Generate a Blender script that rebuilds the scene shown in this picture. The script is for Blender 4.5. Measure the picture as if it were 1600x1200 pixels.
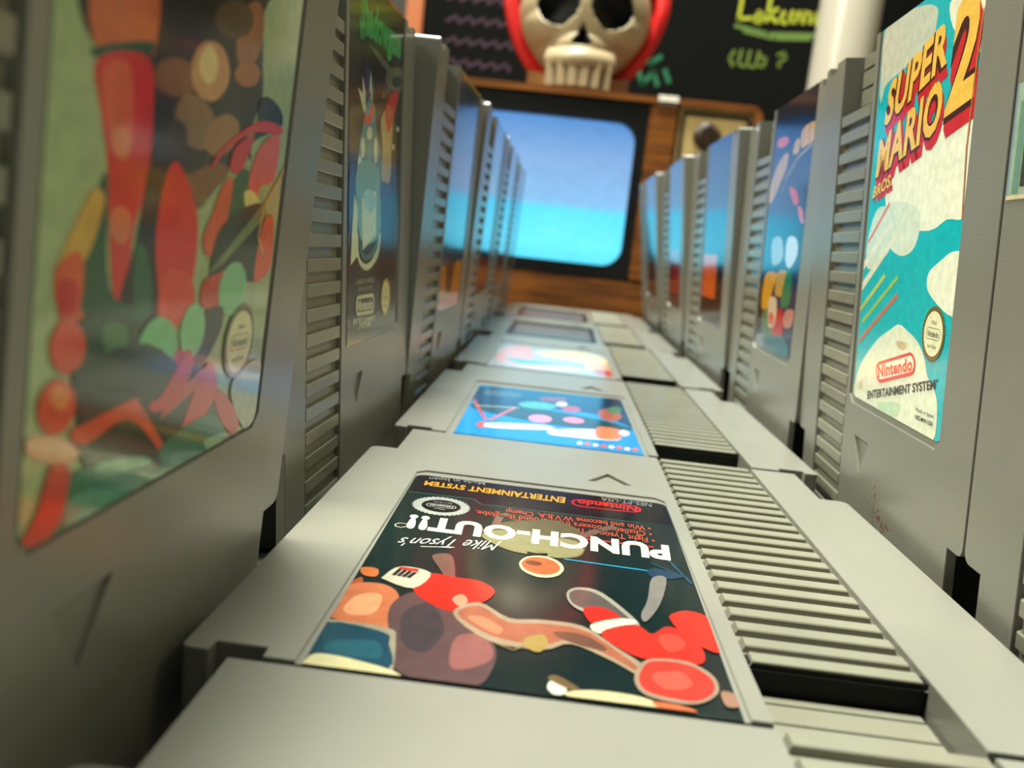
import bpy, bmesh, math, random
from mathutils import Vector, Matrix
from mathutils.geometry import delaunay_2d_cdt, tessellate_polygon
random.seed(7)
for o in list(bpy.data.objects): bpy.data.objects.remove(o)
SC = bpy.context.scene
COL = SC.collection
MM = 0.001
R = math.radians

# ------------------------------------------------------------------ camera
def make_camera():
    yaw, pitch, roll = -0.0419, -0.16755, 0.10863
    fwd = Vector((math.sin(yaw)*math.cos(pitch), math.cos(yaw)*math.cos(pitch), math.sin(pitch)))
    right = Vector((math.cos(yaw), -math.sin(yaw), 0)); up = right.cross(fwd)
    r2 = math.cos(roll)*right + math.sin(roll)*up
    u2 = -math.sin(roll)*right + math.cos(roll)*up
    cd = bpy.data.cameras.new('camera'); c = bpy.data.objects.new('camera', cd); COL.objects.link(c)
    cd.sensor_fit = 'HORIZONTAL'; cd.sensor_width = 36.0
    cd.lens = 1318.95/1600*36; cd.clip_start = .004; cd.clip_end = 30
    cd.dof.use_dof = True; cd.dof.focus_distance = 0.165; cd.dof.aperture_fstop = 19.5
    m = Matrix((r2, u2, -fwd)).transposed().to_4x4()
    m.translation = Vector((-17.43, -98.07, 55.1))*MM
    c.matrix_world = m
    SC.camera = c
make_camera()

# ------------------------------------------------------------------ world, lights, exposure
SC.view_settings.view_transform = 'Standard'; SC.view_settings.look = 'None'
SC.view_settings.gamma = 1; SC.view_settings.use_curve_mapping = False
SC.view_settings.exposure = 0.24
w = bpy.data.worlds.new('room_ambience'); SC.world = w; w.use_nodes = True
def world_nodes():
    nt = w.node_tree; bg = nt.nodes['Background']; bg.inputs[1].default_value = 1.0
    tc = nt.nodes.new('ShaderNodeTexCoord'); sp = nt.nodes.new('ShaderNodeSeparateXYZ'); cr = nt.nodes.new('ShaderNodeValToRGB')
    nt.links.new(tc.outputs['Generated'], sp.inputs[0]); nt.links.new(sp.outputs['Z'], cr.inputs['Fac']); nt.links.new(cr.outputs['Color'], bg.inputs['Color'])
    e = cr.color_ramp.elements; e[0].position = .0; e[0].color = (.030, .028, .020, 1); e[1].position = .85; e[1].color = (.46, .51, .46, 1)
    k = e.new(.35); k.color = (.05, .05, .04, 1)
world_nodes()
def area(name, loc, target, sx, sy, power, color):
    l = bpy.data.lights.new(name, 'AREA'); l.shape = 'RECTANGLE'; l.size = sx; l.size_y = sy
    l.energy = power; l.color = color
    o = bpy.data.objects.new(name, l); COL.objects.link(o); o.location = loc
    o.rotation_euler = (Vector(target)-Vector(loc)).to_track_quat('-Z', 'Y').to_euler()
    return o
area('ceiling_lamp_light', (-.30, .40, 2.2), (0, .15, 0),   .6, .6, 165, (.98, 1.0, .88))
area('left_lamp_light', (-.78, .04, .86), (.1, .05, .05), .3, .3, 14, (1.0, .98, .76))
area('added_warm_fill', (.95, .10, 1.05), (-.06, .02, .08), .3, .3, 3, (1.0, .86, .34))  # added fill, no known lamp; gives the left row its olive tint

# ------------------------------------------------------------------ materials
def s2l(c): return tuple(((x/255)/12.92 if x/255 <= .04045 else ((x/255+.055)/1.055)**2.4) for x in c)
def mat(name, rgb, rough=.5, metal=0, spec=.5, bump=0, bscale=900, noise=0, nscale=40, emit=None, estr=0, coat=0, dirt=None):
    m = bpy.data.materials.new(name); m.use_nodes = True; nt = m.node_tree; b = nt.nodes['Principled BSDF']
    b.inputs['Base Color'].default_value = (*s2l(rgb), 1); b.inputs['Roughness'].default_value = rough
    b.inputs['Metallic'].default_value = metal; b.inputs['Specular IOR Level'].default_value = spec
    b.inputs['Coat Weight'].default_value = coat; b.inputs['Coat Roughness'].default_value = .08
    tc = nt.nodes.new('ShaderNodeTexCoord')
    if bump:
        n = nt.nodes.new('ShaderNodeTexNoise'); n.inputs['Scale'].default_value = bscale; n.inputs['Detail'].default_value = 3
        nt.links.new(tc.outputs['Object'], n.inputs['Vector'])
        bp = nt.nodes.new('ShaderNodeBump'); bp.inputs['Strength'].default_value = bump; bp.inputs['Distance'].default_value = .0006
        nt.links.new(n.outputs['Fac'], bp.inputs['Height']); nt.links.new(bp.outputs['Normal'], b.inputs['Normal'])
    if noise:
        n = nt.nodes.new('ShaderNodeTexNoise'); n.inputs['Scale'].default_value = nscale; n.inputs['Detail'].default_value = 6
        nt.links.new(tc.outputs['Object'], n.inputs['Vector'])
        mx = nt.nodes.new('ShaderNodeMix'); mx.data_type = 'RGBA'; r = s2l(rgb); d = s2l(dirt) if dirt else tuple(x*(1-noise) for x in r)
        rp = nt.nodes.new('ShaderNodeMapRange'); rp.inputs['From Min'].default_value = .42; rp.inputs['From Max'].default_value = .72
        nt.links.new(n.outputs['Fac'], rp.inputs['Value']); nt.links.new(rp.outputs['Result'], mx.inputs['Factor'])
        mx.inputs['A'].default_value = (*r, 1); mx.inputs['B'].default_value = (*d, 1)
        nt.links.new(mx.outputs['Result'], b.inputs['Base Color'])
    if emit: b.inputs['Emission Color'].default_value = (*s2l(emit), 1); b.inputs['Emission Strength'].default_value = estr
    return m
GREY = mat('grey_textured_plastic', (118, 117, 108), .23, bump=.09, bscale=2600, noise=.08, nscale=35, spec=.55)
GREYS = mat('grey_smooth_plastic', (118, 117, 102), .23, noise=.12, nscale=60)
SHADE_BLACK = mat('black_hollow_shade', (14, 13, 12), .6, spec=.2)  # black colour stands for the shade inside pocket and hollow end
DARKP = mat('dark_grey_plastic', (52, 52, 54), .5)
def ink_material():
    m = bpy.data.materials.new('printed_glossy_label'); m.use_nodes = True; nt = m.node_tree; b = nt.nodes['Principled BSDF']
    a = nt.nodes.new('ShaderNodeAttribute'); a.attribute_name = 'ink'
    mo = nt.nodes.new('ShaderNodeTexNoise'); mo.inputs['Scale'].default_value = 420; mo.inputs['Detail'].default_value = 6
    mm = nt.nodes.new('ShaderNodeMapRange'); mm.inputs['From Min'].default_value = .35; mm.inputs['From Max'].default_value = .65; mm.inputs['To Min'].default_value = .88; mm.inputs['To Max'].default_value = 1.04
    mu = nt.nodes.new('ShaderNodeVectorMath'); mu.operation = 'SCALE'; nt.links.new(a.outputs['Color'], mu.inputs[0]); nt.links.new(mo.outputs['Fac'], mm.inputs['Value']); nt.links.new(mm.outputs['Result'], mu.inputs['Scale'])
    nt.links.new(mu.outputs[0], b.inputs['Base Color'])
    tc = nt.nodes.new('ShaderNodeTexCoord'); n = nt.nodes.new('ShaderNodeTexNoise'); n.inputs['Scale'].default_value = 160; n.inputs['Detail'].default_value = 5
    nt.links.new(tc.outputs['Object'], n.inputs['Vector']); nt.links.new(tc.outputs['Object'], mo.inputs['Vector'])
    mr = nt.nodes.new('ShaderNodeMapRange'); mr.inputs['To Min'].default_value = .12; mr.inputs['To Max'].default_value = .24
    nt.links.new(n.outputs['Fac'], mr.inputs['Value']); nt.links.new(mr.outputs['Result'], b.inputs['Roughness'])
    b.inputs['Specular IOR Level'].default_value = .55; b.inputs['Coat Weight'].default_value = .75; b.inputs['Coat Roughness'].default_value = .09
    return m
INK = ink_material()

# ------------------------------------------------------------------ mesh helpers
def link(name, me, m, parent=None, matrix=None):
    o = bpy.data.objects.new(name, me); COL.objects.link(o)
    if m is not None:
        me.materials.append(m)
    if parent is not None: o.parent = parent
    if matrix is not None: o.matrix_basis = matrix
    return o
def bm_obj(name, bm, m, parent=None, matrix=None, smooth=False, ms=None):
    me = bpy.data.meshes.new(name); bmesh.ops.recalc_face_normals(bm, faces=bm.faces)
    bm.to_mesh(me); bm.free()
    if smooth:
        for p in me.polygons: p.use_smooth = True
    o = link(name, me, m, parent, matrix)
    if ms:
        for k in ms: me.materials.append(k)
    return o
def tag(o, label, cat, group=None):
    o['label'] = label; o['category'] = cat
    if group: o['group'] = group
    return o
def structure(o): o['kind'] = 'structure'; return o
def empty(name, loc=(0, 0, 0), label=None, cat=None, group=None):
    o = bpy.data.objects.new(name, None); o.empty_display_size = .02; COL.objects.link(o); o.location = loc
    if label: tag(o, label, cat, group)
    return o
def box(bm, x0, x1, y0, y1, z0, z1, bev=0, seg=2):
    r = bmesh.ops.create_cube(bm, size=1)
    for v in r['verts']:
        v.co = Vector((x0+(v.co.x+.5)*(x1-x0), y0+(v.co.y+.5)*(y1-y0), z0+(v.co.z+.5)*(z1-z0)))
    if bev:
        es = list({e for v in r['verts'] for e in v.link_edges})
        bmesh.ops.bevel(bm, geom=es, offset=bev, segments=seg, affect='EDGES', clamp_overlap=True)
def pt_in(p, poly):
    x, y = p; c = False; n = len(poly)
    for i in range(n):
        x1, y1 = poly[i]; x2, y2 = poly[i-1]
        if (y1 > y) != (y2 > y) and x < (x2-x1)*(y-y1)/(y2-y1)+x1: c = not c
    return c

# ------------------------------------------------------------------ cartridge geometry (mm, u across, v up from the slot end, d = depth behind the face)
W, H, T = 120., 133., 17.
L0, L1, LB, RG0, RG1, REC, HN, WN = 48.4, 104.2, 41.0, 18.9, 44.4, 116.5, 23.2, 6.5
def arc(cx, cy, r, a0, a1, n=5): return [(cx+r*math.cos(R(a0+(a1-a0)*i/n)), cy+r*math.sin(R(a0+(a1-a0)*i/n))) for i in range(n+1)]
def cart_outline(ins=0.):
    i = ins; o = []
    o += [(WN+i, 0+i), (W-WN-i, 0+i)]
    o += [(W-WN-i, HN+i)] + arc(W-2.2-i, HN+2.2+i, 2.2, -90, 0)
    o += arc(W-1.2-i, H-1.2-i, 1.2, 0, 90, 3)
    o += [(116.4+i, H-i), (116.2+i, H-2.4-i), (109.4-i, H-2.4-i), (109.2-i, H-i)]
    o += [(10.8+i, H-i), (10.6+i, H-2.4-i), (3.8-i, H-2.4-i), (3.6-i, H-i)]
    o += arc(1.2+i, H-1.2-i, 1.2, 90, 180, 3)
    o += arc(2.2+i, HN+2.2+i, 2.2, 180, 270) + [(WN+i, HN+i)]
    return o
def P3(u, v, d): return ((u-60)*MM, d*MM, v*MM)
def front_shell_mesh():
    out = cart_outline()
    e = .9
    lab = [(L0-e, LB-e+2.), (L0-e+2., LB-e), (L1+e-2, LB-e), (L1+e, LB-e+2), (L1+e, H), (L0-e, H)]
    rg = [(RG0-.3, 0), (RG1+.3, 0), (RG1+.3, REC), (RG0-.3, REC)]
    rc = [(RG0-.3, REC), (RG1+.3, REC), (RG1+.3, H), (RG0-.3, H)]
    tri = [(54.2, 32.2), (65, 32.2), (59.6, 23.6)]
    regs = [(lab, .42), (rg, 1.5), (rc, 6.0), (tri, .75)]
    verts = []; edges = []
    for poly in [out]+[r[0] for r in regs]:
        b = len(verts); verts += [Vector(p) for p in poly]; n = len(poly)
        edges += [(b+i, b+(i+1) % n) for i in range(n)]
    verts += [Vector((WN, HN)), Vector((W-WN, HN))]; edges.append((len(verts)-2, len(verts)-1))
    vo, eo, fo, *_ = delaunay_2d_cdt(verts, edges, [], 0, 1e-5)
    def depth(p):
        if not pt_in(p, out): return None
        for poly, d in regs:
            if pt_in(p, poly): return d
        return 0.
    faces = []; fd = []
    for f in fo:
        c = (sum(vo[i][0] for i in f)/3, sum(vo[i][1] for i in f)/3); d = depth(c)
        if d is not None: faces.append(f); fd.append(d)
    bm = bmesh.new(); cache = {}
    def V(i, d):
        k = (i, round(d, 3))
        if k not in cache: cache[k] = bm.verts.new(P3(vo[i][0], vo[i][1], d))
        return cache[k]
    ed = {}
    for f, d in zip(faces, fd):
        bm.faces.new([V(i, d) for i in f]); 
        for a, b in ((f[0], f[1]), (f[1], f[2]), (f[2], f[0])): ed.setdefault((min(a, b), max(a, b)), []).append((a, b, d))
    BK, BL = 8.5, 1.9          # the skirt below the notches is only a thin plate, hollow behind
    def bk(a, b): return BL if (vo[a][1]+vo[b][1])/2 < HN-.01 else BK
    for k, l in ed.items():
        if abs(vo[k[0]][1]-HN) < .02 and abs(vo[k[1]][1]-HN) < .02 and len(l) == 2: bm.faces.new([V(k[0], BL), V(k[0], BK), V(k[1], BK), V(k[1], BL)])
        if len(l) == 1:
            a, b, d = l[0]; e_ = bk(a, b); bm.faces.new([V(a, d), V(a, e_), V(b, e_), V(b, d)])
        elif abs(l[0][2]-l[1][2]) > 1e-4:
            a, b, d = l[0]; d2 = l[1][2]
            if {round(d, 2), round(d2, 2)} == {1.5, 6.0}: continue      # open pocket under the ribbed panel
            bm.faces.new([V(a, d), V(a, d2), V(b, d2), V(b, d)])
    for f in faces:
        zb = BL if sum(vo[i][1] for i in f)/3 < HN else BK
        bm.faces.new([V(i, zb) for i in reversed(f)])
    # pocket under the panel
    u0, u1 = RG0-.3, RG1+.3
    def q(*p): bm.faces.new([bm.verts.new(P3(*x)) for x in p])
    bmesh.ops.dissolve_limit(bm, angle_limit=R(1), verts=bm.verts, edges=bm.edges)
    bm.normal_update()
    es = []
    for ee in bm.edges:
        if len(ee.link_faces) == 2:
            za, zb = ee.verts[0].co.y, ee.verts[1].co.y
            if max(za, zb) < .0001 and ee.calc_face_angle(0) > R(60):
                mid = (ee.verts[0].co+ee.verts[1].co)/2; u, v = mid.x*1000+60, mid.z*1000
                es.append(ee)
    try: bmesh.ops.bevel(bm, geom=es, offset=.00038, segments=2, affect='EDGES', clamp_overlap=True)
    except Exception as ex: print('bevel', ex)
    return bm
def panel_mesh():
    """ribbed grip panel: raised slats with bevelled upper lips"""
    prof = [(0.15, 1.5), (.15, .12), (2.6, .12), (2.75, .3), (2.75, 1.45)]
    v = 5.2; pitch = 5.45
    for k in range(20):
        prof += [(v+pitch*k, 1.45), (v+pitch*k, .25), (v+pitch*k+.15, .12), (v+pitch*k+2.75, .12), (v+pitch*k+2.92, .34), (v+pitch*k+2.98, 1.3)]
    prof += [(113.6, 1.3), (113.6, .2), (113.8, .1), (REC-.15, .1), (REC, .25), (REC, .5)]
    bm = bmesh.new(); a = []; b = []
    for v, d in prof:
        i = .75 if d < 1 else .15
        a.append(bm.verts.new(P3(RG0+i, v, d))); b.append(bm.verts.new(P3(RG1-i, v, d)))
    for i in range(len(prof)-1): bm.faces.new([a[i], a[i+1], b[i+1], b[i]])
    # slat ends
    base_a = []; 
    for i in range(len(prof)-1):
        v0, d0 = prof[i]; v1, d1 = prof[i+1]
        for side, row in ((RG0+.15, a), (RG1-.15, b)):
            if v1-v0 > 1e-6:
                p = bm.verts.new(P3(side, v0, 1.5)); q = bm.verts.new(P3(side, v1, 1.5)); bm.faces.new([row[i], row[i+1], q, p])
    return bm
def pocket_ribs_mesh():
    bm = bmesh.new()
    for v0, v1, d in ((116.9, 118.6, 5.0), (119.1, 123.7, 5.0), (124.2, 128.8, 5.0), (129.3, 132.8, 5.0)):
        box(bm, (RG0+.3-60)*MM, (RG1-.3-60)*MM, d*MM, 6.0*MM, v0*MM, v1*MM, .00018, 1)
    return bm
def back_shell_mesh():
    bm = bmesh.new()
    def solid(fn, levels):
        rings = []
        for ins, d in levels: rings.append([bm.verts.new(P3(u, v, d)) for u, v in fn(ins)])
        n = len(rings[0])
        for r0, r1 in zip(rings, rings[1:]):
            for i in range(n): bm.faces.new([r0[i], r0[(i+1) % n], r1[(i+1) % n], r1[i]])
        for ring in (rings[0], rings[-1]): bm.faces.new(ring)
    def upper(i): return [p if p[1] > HN else (p[0], HN) for p in cart_outline(i)[2:]][:-1]+[(WN+i, HN)]
    def lower(i): return [(WN+i, i), (W-WN-i, i), (W-WN-i, HN), (WN+i, HN)]
    solid(upper, ((.35, 8.5), (.35, 8.8), (0, 8.8), (0, T-.6), (.6, T)))
    solid(lower, ((0, T-2), (0, T-.6), (.6, T)))
    return bm
def pocket_shade_mesh():  # added black wall, paints in the shade at the back of the pocket
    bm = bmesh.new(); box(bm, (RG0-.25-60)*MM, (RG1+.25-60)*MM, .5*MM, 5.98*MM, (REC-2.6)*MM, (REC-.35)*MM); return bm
def notch_shade_mesh():  # added black block, makes the hollow behind the notches look dark
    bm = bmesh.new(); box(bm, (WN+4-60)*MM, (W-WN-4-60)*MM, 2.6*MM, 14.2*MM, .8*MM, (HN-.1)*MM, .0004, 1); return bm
def to_mesh(name, bm, m):
    me = bpy.data.meshes.new(name); bmesh.ops.recalc_face_normals(bm, faces=bm.faces); bm.to_mesh(me); bm.free(); me.materials.append(m); return me
ME_FRONT = to_mesh('front_shell', front_shell_mesh(), GREY)
ME_BACK = to_mesh('back_shell', back_shell_mesh(), GREY)
ME_PANEL = to_mesh('grip_panel', panel_mesh(), GREYS)
ME_RIBS = to_mesh('pocket_ribs', pocket_ribs_mesh(), GREYS)
ME_POCKET_SHADE = to_mesh('pocket_shade_wall', pocket_shade_mesh(), SHADE_BLACK)
ME_NOTCH_SHADE = to_mesh('notch_shade_block', notch_shade_mesh(), SHADE_BLACK)

# ------------------------------------------------------------------ label printing
_tc = {}
def text_tris(txt, bold=0, shear=0):
    k = (txt, round(bold, 3), shear)
    if k in _tc: return _tc[k]
    cu = bpy.data.curves.new('lettering', 'FONT'); cu.body = txt; cu.size = 1; cu.offset = bold; cu.shear = shear
    cu.resolution_u = 3; cu.space_character = 1+bold*1.4
    o = bpy.data.objects.new('lettering', cu); COL.objects.link(o)
    bpy.context.view_layer.update()
    me = o.to_mesh(); me.calc_loop_triangles()
    co = [v.co.copy() for v in me.vertices]
    tr = [[(co[i].x, co[i].y) for i in t.vertices] for t in me.loop_triangles]
    o.to_mesh_clear(); bpy.data.objects.remove(o); bpy.data.curves.remove(cu)
    xs = [p[0] for t in tr for p in t]; ys = [p[1] for t in tr for p in t]
    x0, x1 = min(xs), max(xs); y0, y1 = (0 if min(ys) > -.35 else min(ys)), max(ys)
    if y1-y0 < 1e-5: y1 = y0+1
    tr = [[((x-x0)/(x1-x0), (y-y0)/(y1-y0)) for x, y in t] for t in tr]
    _tc[k] = tr; return tr
def clip(poly, q):
    """clip a polygon to the convex counter-clockwise polygon q"""
    out = list(poly); n = len(q)
    for i in range(n):
        a, b = q[i], q[(i+1) % n]; inp = out; out = []
        if not inp: return []
        def sd(p): return (b[0]-a[0])*(p[1]-a[1])-(b[1]-a[1])*(p[0]-a[0])
        for j in range(len(inp)):
            p, c = inp[j-1], inp[j]; dp, dc = sd(p), sd(c)
            if (dp >= 0) != (dc >= 0):
                t = dp/(dp-dc); out.append((p[0]+(c[0]-p[0])*t, p[1]+(c[1]-p[1])*t))
            if dc >= 0: out.append(c)
    return out
def area2(q): return sum(q[i-1][0]*q[i][1]-q[i][0]*q[i-1][1] for i in range(len(q)))
def tris(poly): 
    t = tessellate_polygon([[Vector((p[0], p[1], 0)) for p in poly]])
    return [[poly[i] for i in f] for f in t]
def smooth_closed(p, n=4):
    """closed Catmull-Rom curve through the points"""
    out = []; L = len(p)
    for i in range(L):
        a, b, c, d = p[i-1], p[i], p[(i+1) % L], p[(i+2) % L]
        for k in range(n):
            t = k/n; out.append(tuple(.5*(2*b[j]+(c[j]-a[j])*t+(2*a[j]-5*b[j]+4*c[j]-d[j])*t*t+(3*b[j]-a[j]-3*c[j]+d[j])*t**3) for j in (0, 1)))
    return out
def stroke(pts, w):
    r = []
    for a, b in zip(pts, pts[1:]):
        dx, dy = b[0]-a[0], b[1]-a[1]; l = math.hypot(dx, dy) or 1; nx, ny = -dy/l*w/2, dx/l*w/2
        ex, ey = dx/l*w*.25, dy/l*w*.25
        r.append([(a[0]+nx-ex, a[1]+ny-ey), (a[0]-nx-ex, a[1]-ny-ey), (b[0]-nx+ex, b[1]-ny+ey), (b[0]+nx+ex, b[1]+ny+ey)])
    return r
def quadmap(Q, x, y):
    (a, b, c, d) = Q
    return tuple((1-x)*(1-y)*a[i]+x*(1-y)*b[i]+x*y*c[i]+(1-x)*y*d[i] for i in (0, 1))
def circ(cx, cy, r, n=32): return [(cx+r*math.cos(2*math.pi*i/n), cy+r*math.sin(2*math.pi*i/n)) for i in range(n)]
def roundrect(n=7):
    pts = []
    for cx, cy, a0 in ((.88, .5, -90), (.12, .5, 90)):
        pts += [(cx+.12*math.cos(R(a0+180*i/n)), .5+.5*math.sin(R(a0+180*i/n))) for i in range(n+1)]
    return pts
def label_mesh(ops, name='label', dim=1.):
    base = ops[0]; q = list(base[2])
    if area2(q) < 0: q = q[::-1]
    # round the two lower corners
    q.sort(key=lambda p: (p[1] > 80, p[0] if p[1] < 80 else -p[0]))
    (x0, y0), (x1, y1), p2, p3 = q
    r = 2.0
    q = [(x0, y0+r), (x0+r*.3, y0+r*.3), (x0+r, y0), (x1-r, y1), (x1-r*.3, y1+r*.3), (x1, y1+r), p2, p3]
    bm = bmesh.new(); lay = bm.loops.layers.float_color.new('ink')
    state = {'n': 0}
    def add(poly, col, d):
        if len(poly) < 3: return
        if area2(poly) < 0: poly = poly[::-1]
        poly = clip(poly, q)
        if len(poly) < 3 or abs(area2(poly)) < 1e-4: return
        try: f = bm.faces.new([bm.verts.new(P3(x, y, d)) for x, y in poly])
        except ValueError: return
        c = (*[x*dim for x in s2l(col)], 1)
        for l in f.loops: l[lay] = c
    def layer(polys, col):
        state['n'] += 1; d = .26-.0032*state['n']
        for p in polys: add(p, col, d)
    # paper sheet, wrapped over the upper end
    c = (*[x*dim for x in s2l(base[1])], 1)
    rim = [bm.verts.new(P3(x, y, .26)) for x, y in q]; low = [bm.verts.new(P3(x, y, .41)) for x, y in q]
    fs = [bm.faces.new(rim)] + [bm.faces.new([rim[i], rim[(i+1) % 8], low[(i+1) % 8], low[i]]) for i in range(8)]
    u0, u1 = p3[0], p2[0]; hv = H+.06
    fs.append(bm.faces.new([bm.verts.new(P3(*p)) for p in ((u0, hv, .3), (u1, hv, .3), (u1, hv, 8.2), (u0, hv, 8.2))]))
    fs.append(bm.faces.new([bm.verts.new(P3(*p)) for p in ((u0, hv, .3), (u1, hv, .3), (u1, H-.3, .26), (u0, H-.3, .26))]))
    for f in fs:
        for l in f.loops: l[lay] = c
    def text(Q, txt, col, bold, shear): 
        layer([[quadmap(Q, x, y) for x, y in t] for t in text_tris(txt, bold, shear)], col)
    def at_box(cx, cy, w_, h_, txt, col, bold=0): text([(cx-w_/2, cy-h_/2), (cx+w_/2, cy-h_/2), (cx+w_/2, cy+h_/2), (cx-w_/2, cy+h_/2)], txt, col, bold, 0)
    def pill(Q, col, bg, wd):
        (a, b, c_, d_) = Q
        wd_u = math.hypot(b[0]-a[0], b[1]-a[1]); ht = math.hypot(d_[0]-a[0], d_[1]-a[1])
        k = ht/2/wd_u
        def rr(ins):
            pts = []; n = 8; rx = (k-ins/wd_u); ry = (.5-ins/ht)
            for cx, a0 in ((1-k, -90), (k, 90)): pts += [(cx+rx*math.cos(R(a0+180*i/n)), .5+ry*math.sin(R(a0+180*i/n))) for i in range(n+1)]
            return [quadmap(Q, *p) for p in pts]
        layer([rr(0)], col); layer([rr(wd)], bg)
    for o in ops[1:]:
        k = o[0]
        if k == 'p': layer(tris(o[2]), o[1])
        elif k == 's': layer(tris(smooth_closed(o[2])), o[1])
        elif k == 'l': layer(stroke(o[3], o[2]), o[1])
        elif k == 't': text(o[3], o[2], o[1], o[4], o[5])
        elif k == 'pill': pill(o[4], o[1], o[2], o[3])
        elif k == 'seal':
            (cx, cy), r_ = o[2], o[3]; r_ = r_/2*1.35 if o[1] != 'silver' else r_/2*1.5
            pal = {'silver': ((175, 180, 172), (20, 22, 22), (185, 188, 180)), 'gold': ((112, 92, 28), (232, 228, 190), (80, 80, 60)), 'gold2': ((100, 90, 40), (205, 205, 150), (60, 60, 35)), 'plain': ((185, 150, 50), (215, 200, 130), (170, 140, 70))}[o[1]]
            star = []
            for i in range(72):
                rr_ = r_*(1.0 if i % 2 else .92); star.append((cx+rr_*math.cos(math.pi*i/36), cy+rr_*math.sin(math.pi*i/36)))
            layer([[ (cx, cy), star[i], star[(i+1) % 72]] for i in range(72)], pal[0])
            inn = r_*(.66 if o[1] == 'silver' else .8); layer([circ(cx, cy, inn)], pal[1])
            w_ = inn*1.55; Q = [(cx-w_/2, cy-w_*.17), (cx+w_/2, cy-w_*.17), (cx+w_/2, cy+w_*.17), (cx-w_/2, cy+w_*.17)]
            pill(Q, pal[2], pal[1], .14 if o[1] != 'silver' else .2); at_box(cx, cy, w_*.78, w_*.17, 'Nintendo', pal[2], .03)
            at_box(cx, cy+inn*.5, w_*.35, w_*.1, 'Official', pal[2]); at_box(cx, cy-inn*.55, w_*.62, w_*.1, 'Seal of Quality', pal[2])
    me = bpy.data.meshes.new(name); bm.to_mesh(me); bm.free(); me.materials.append(INK); return me

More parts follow.
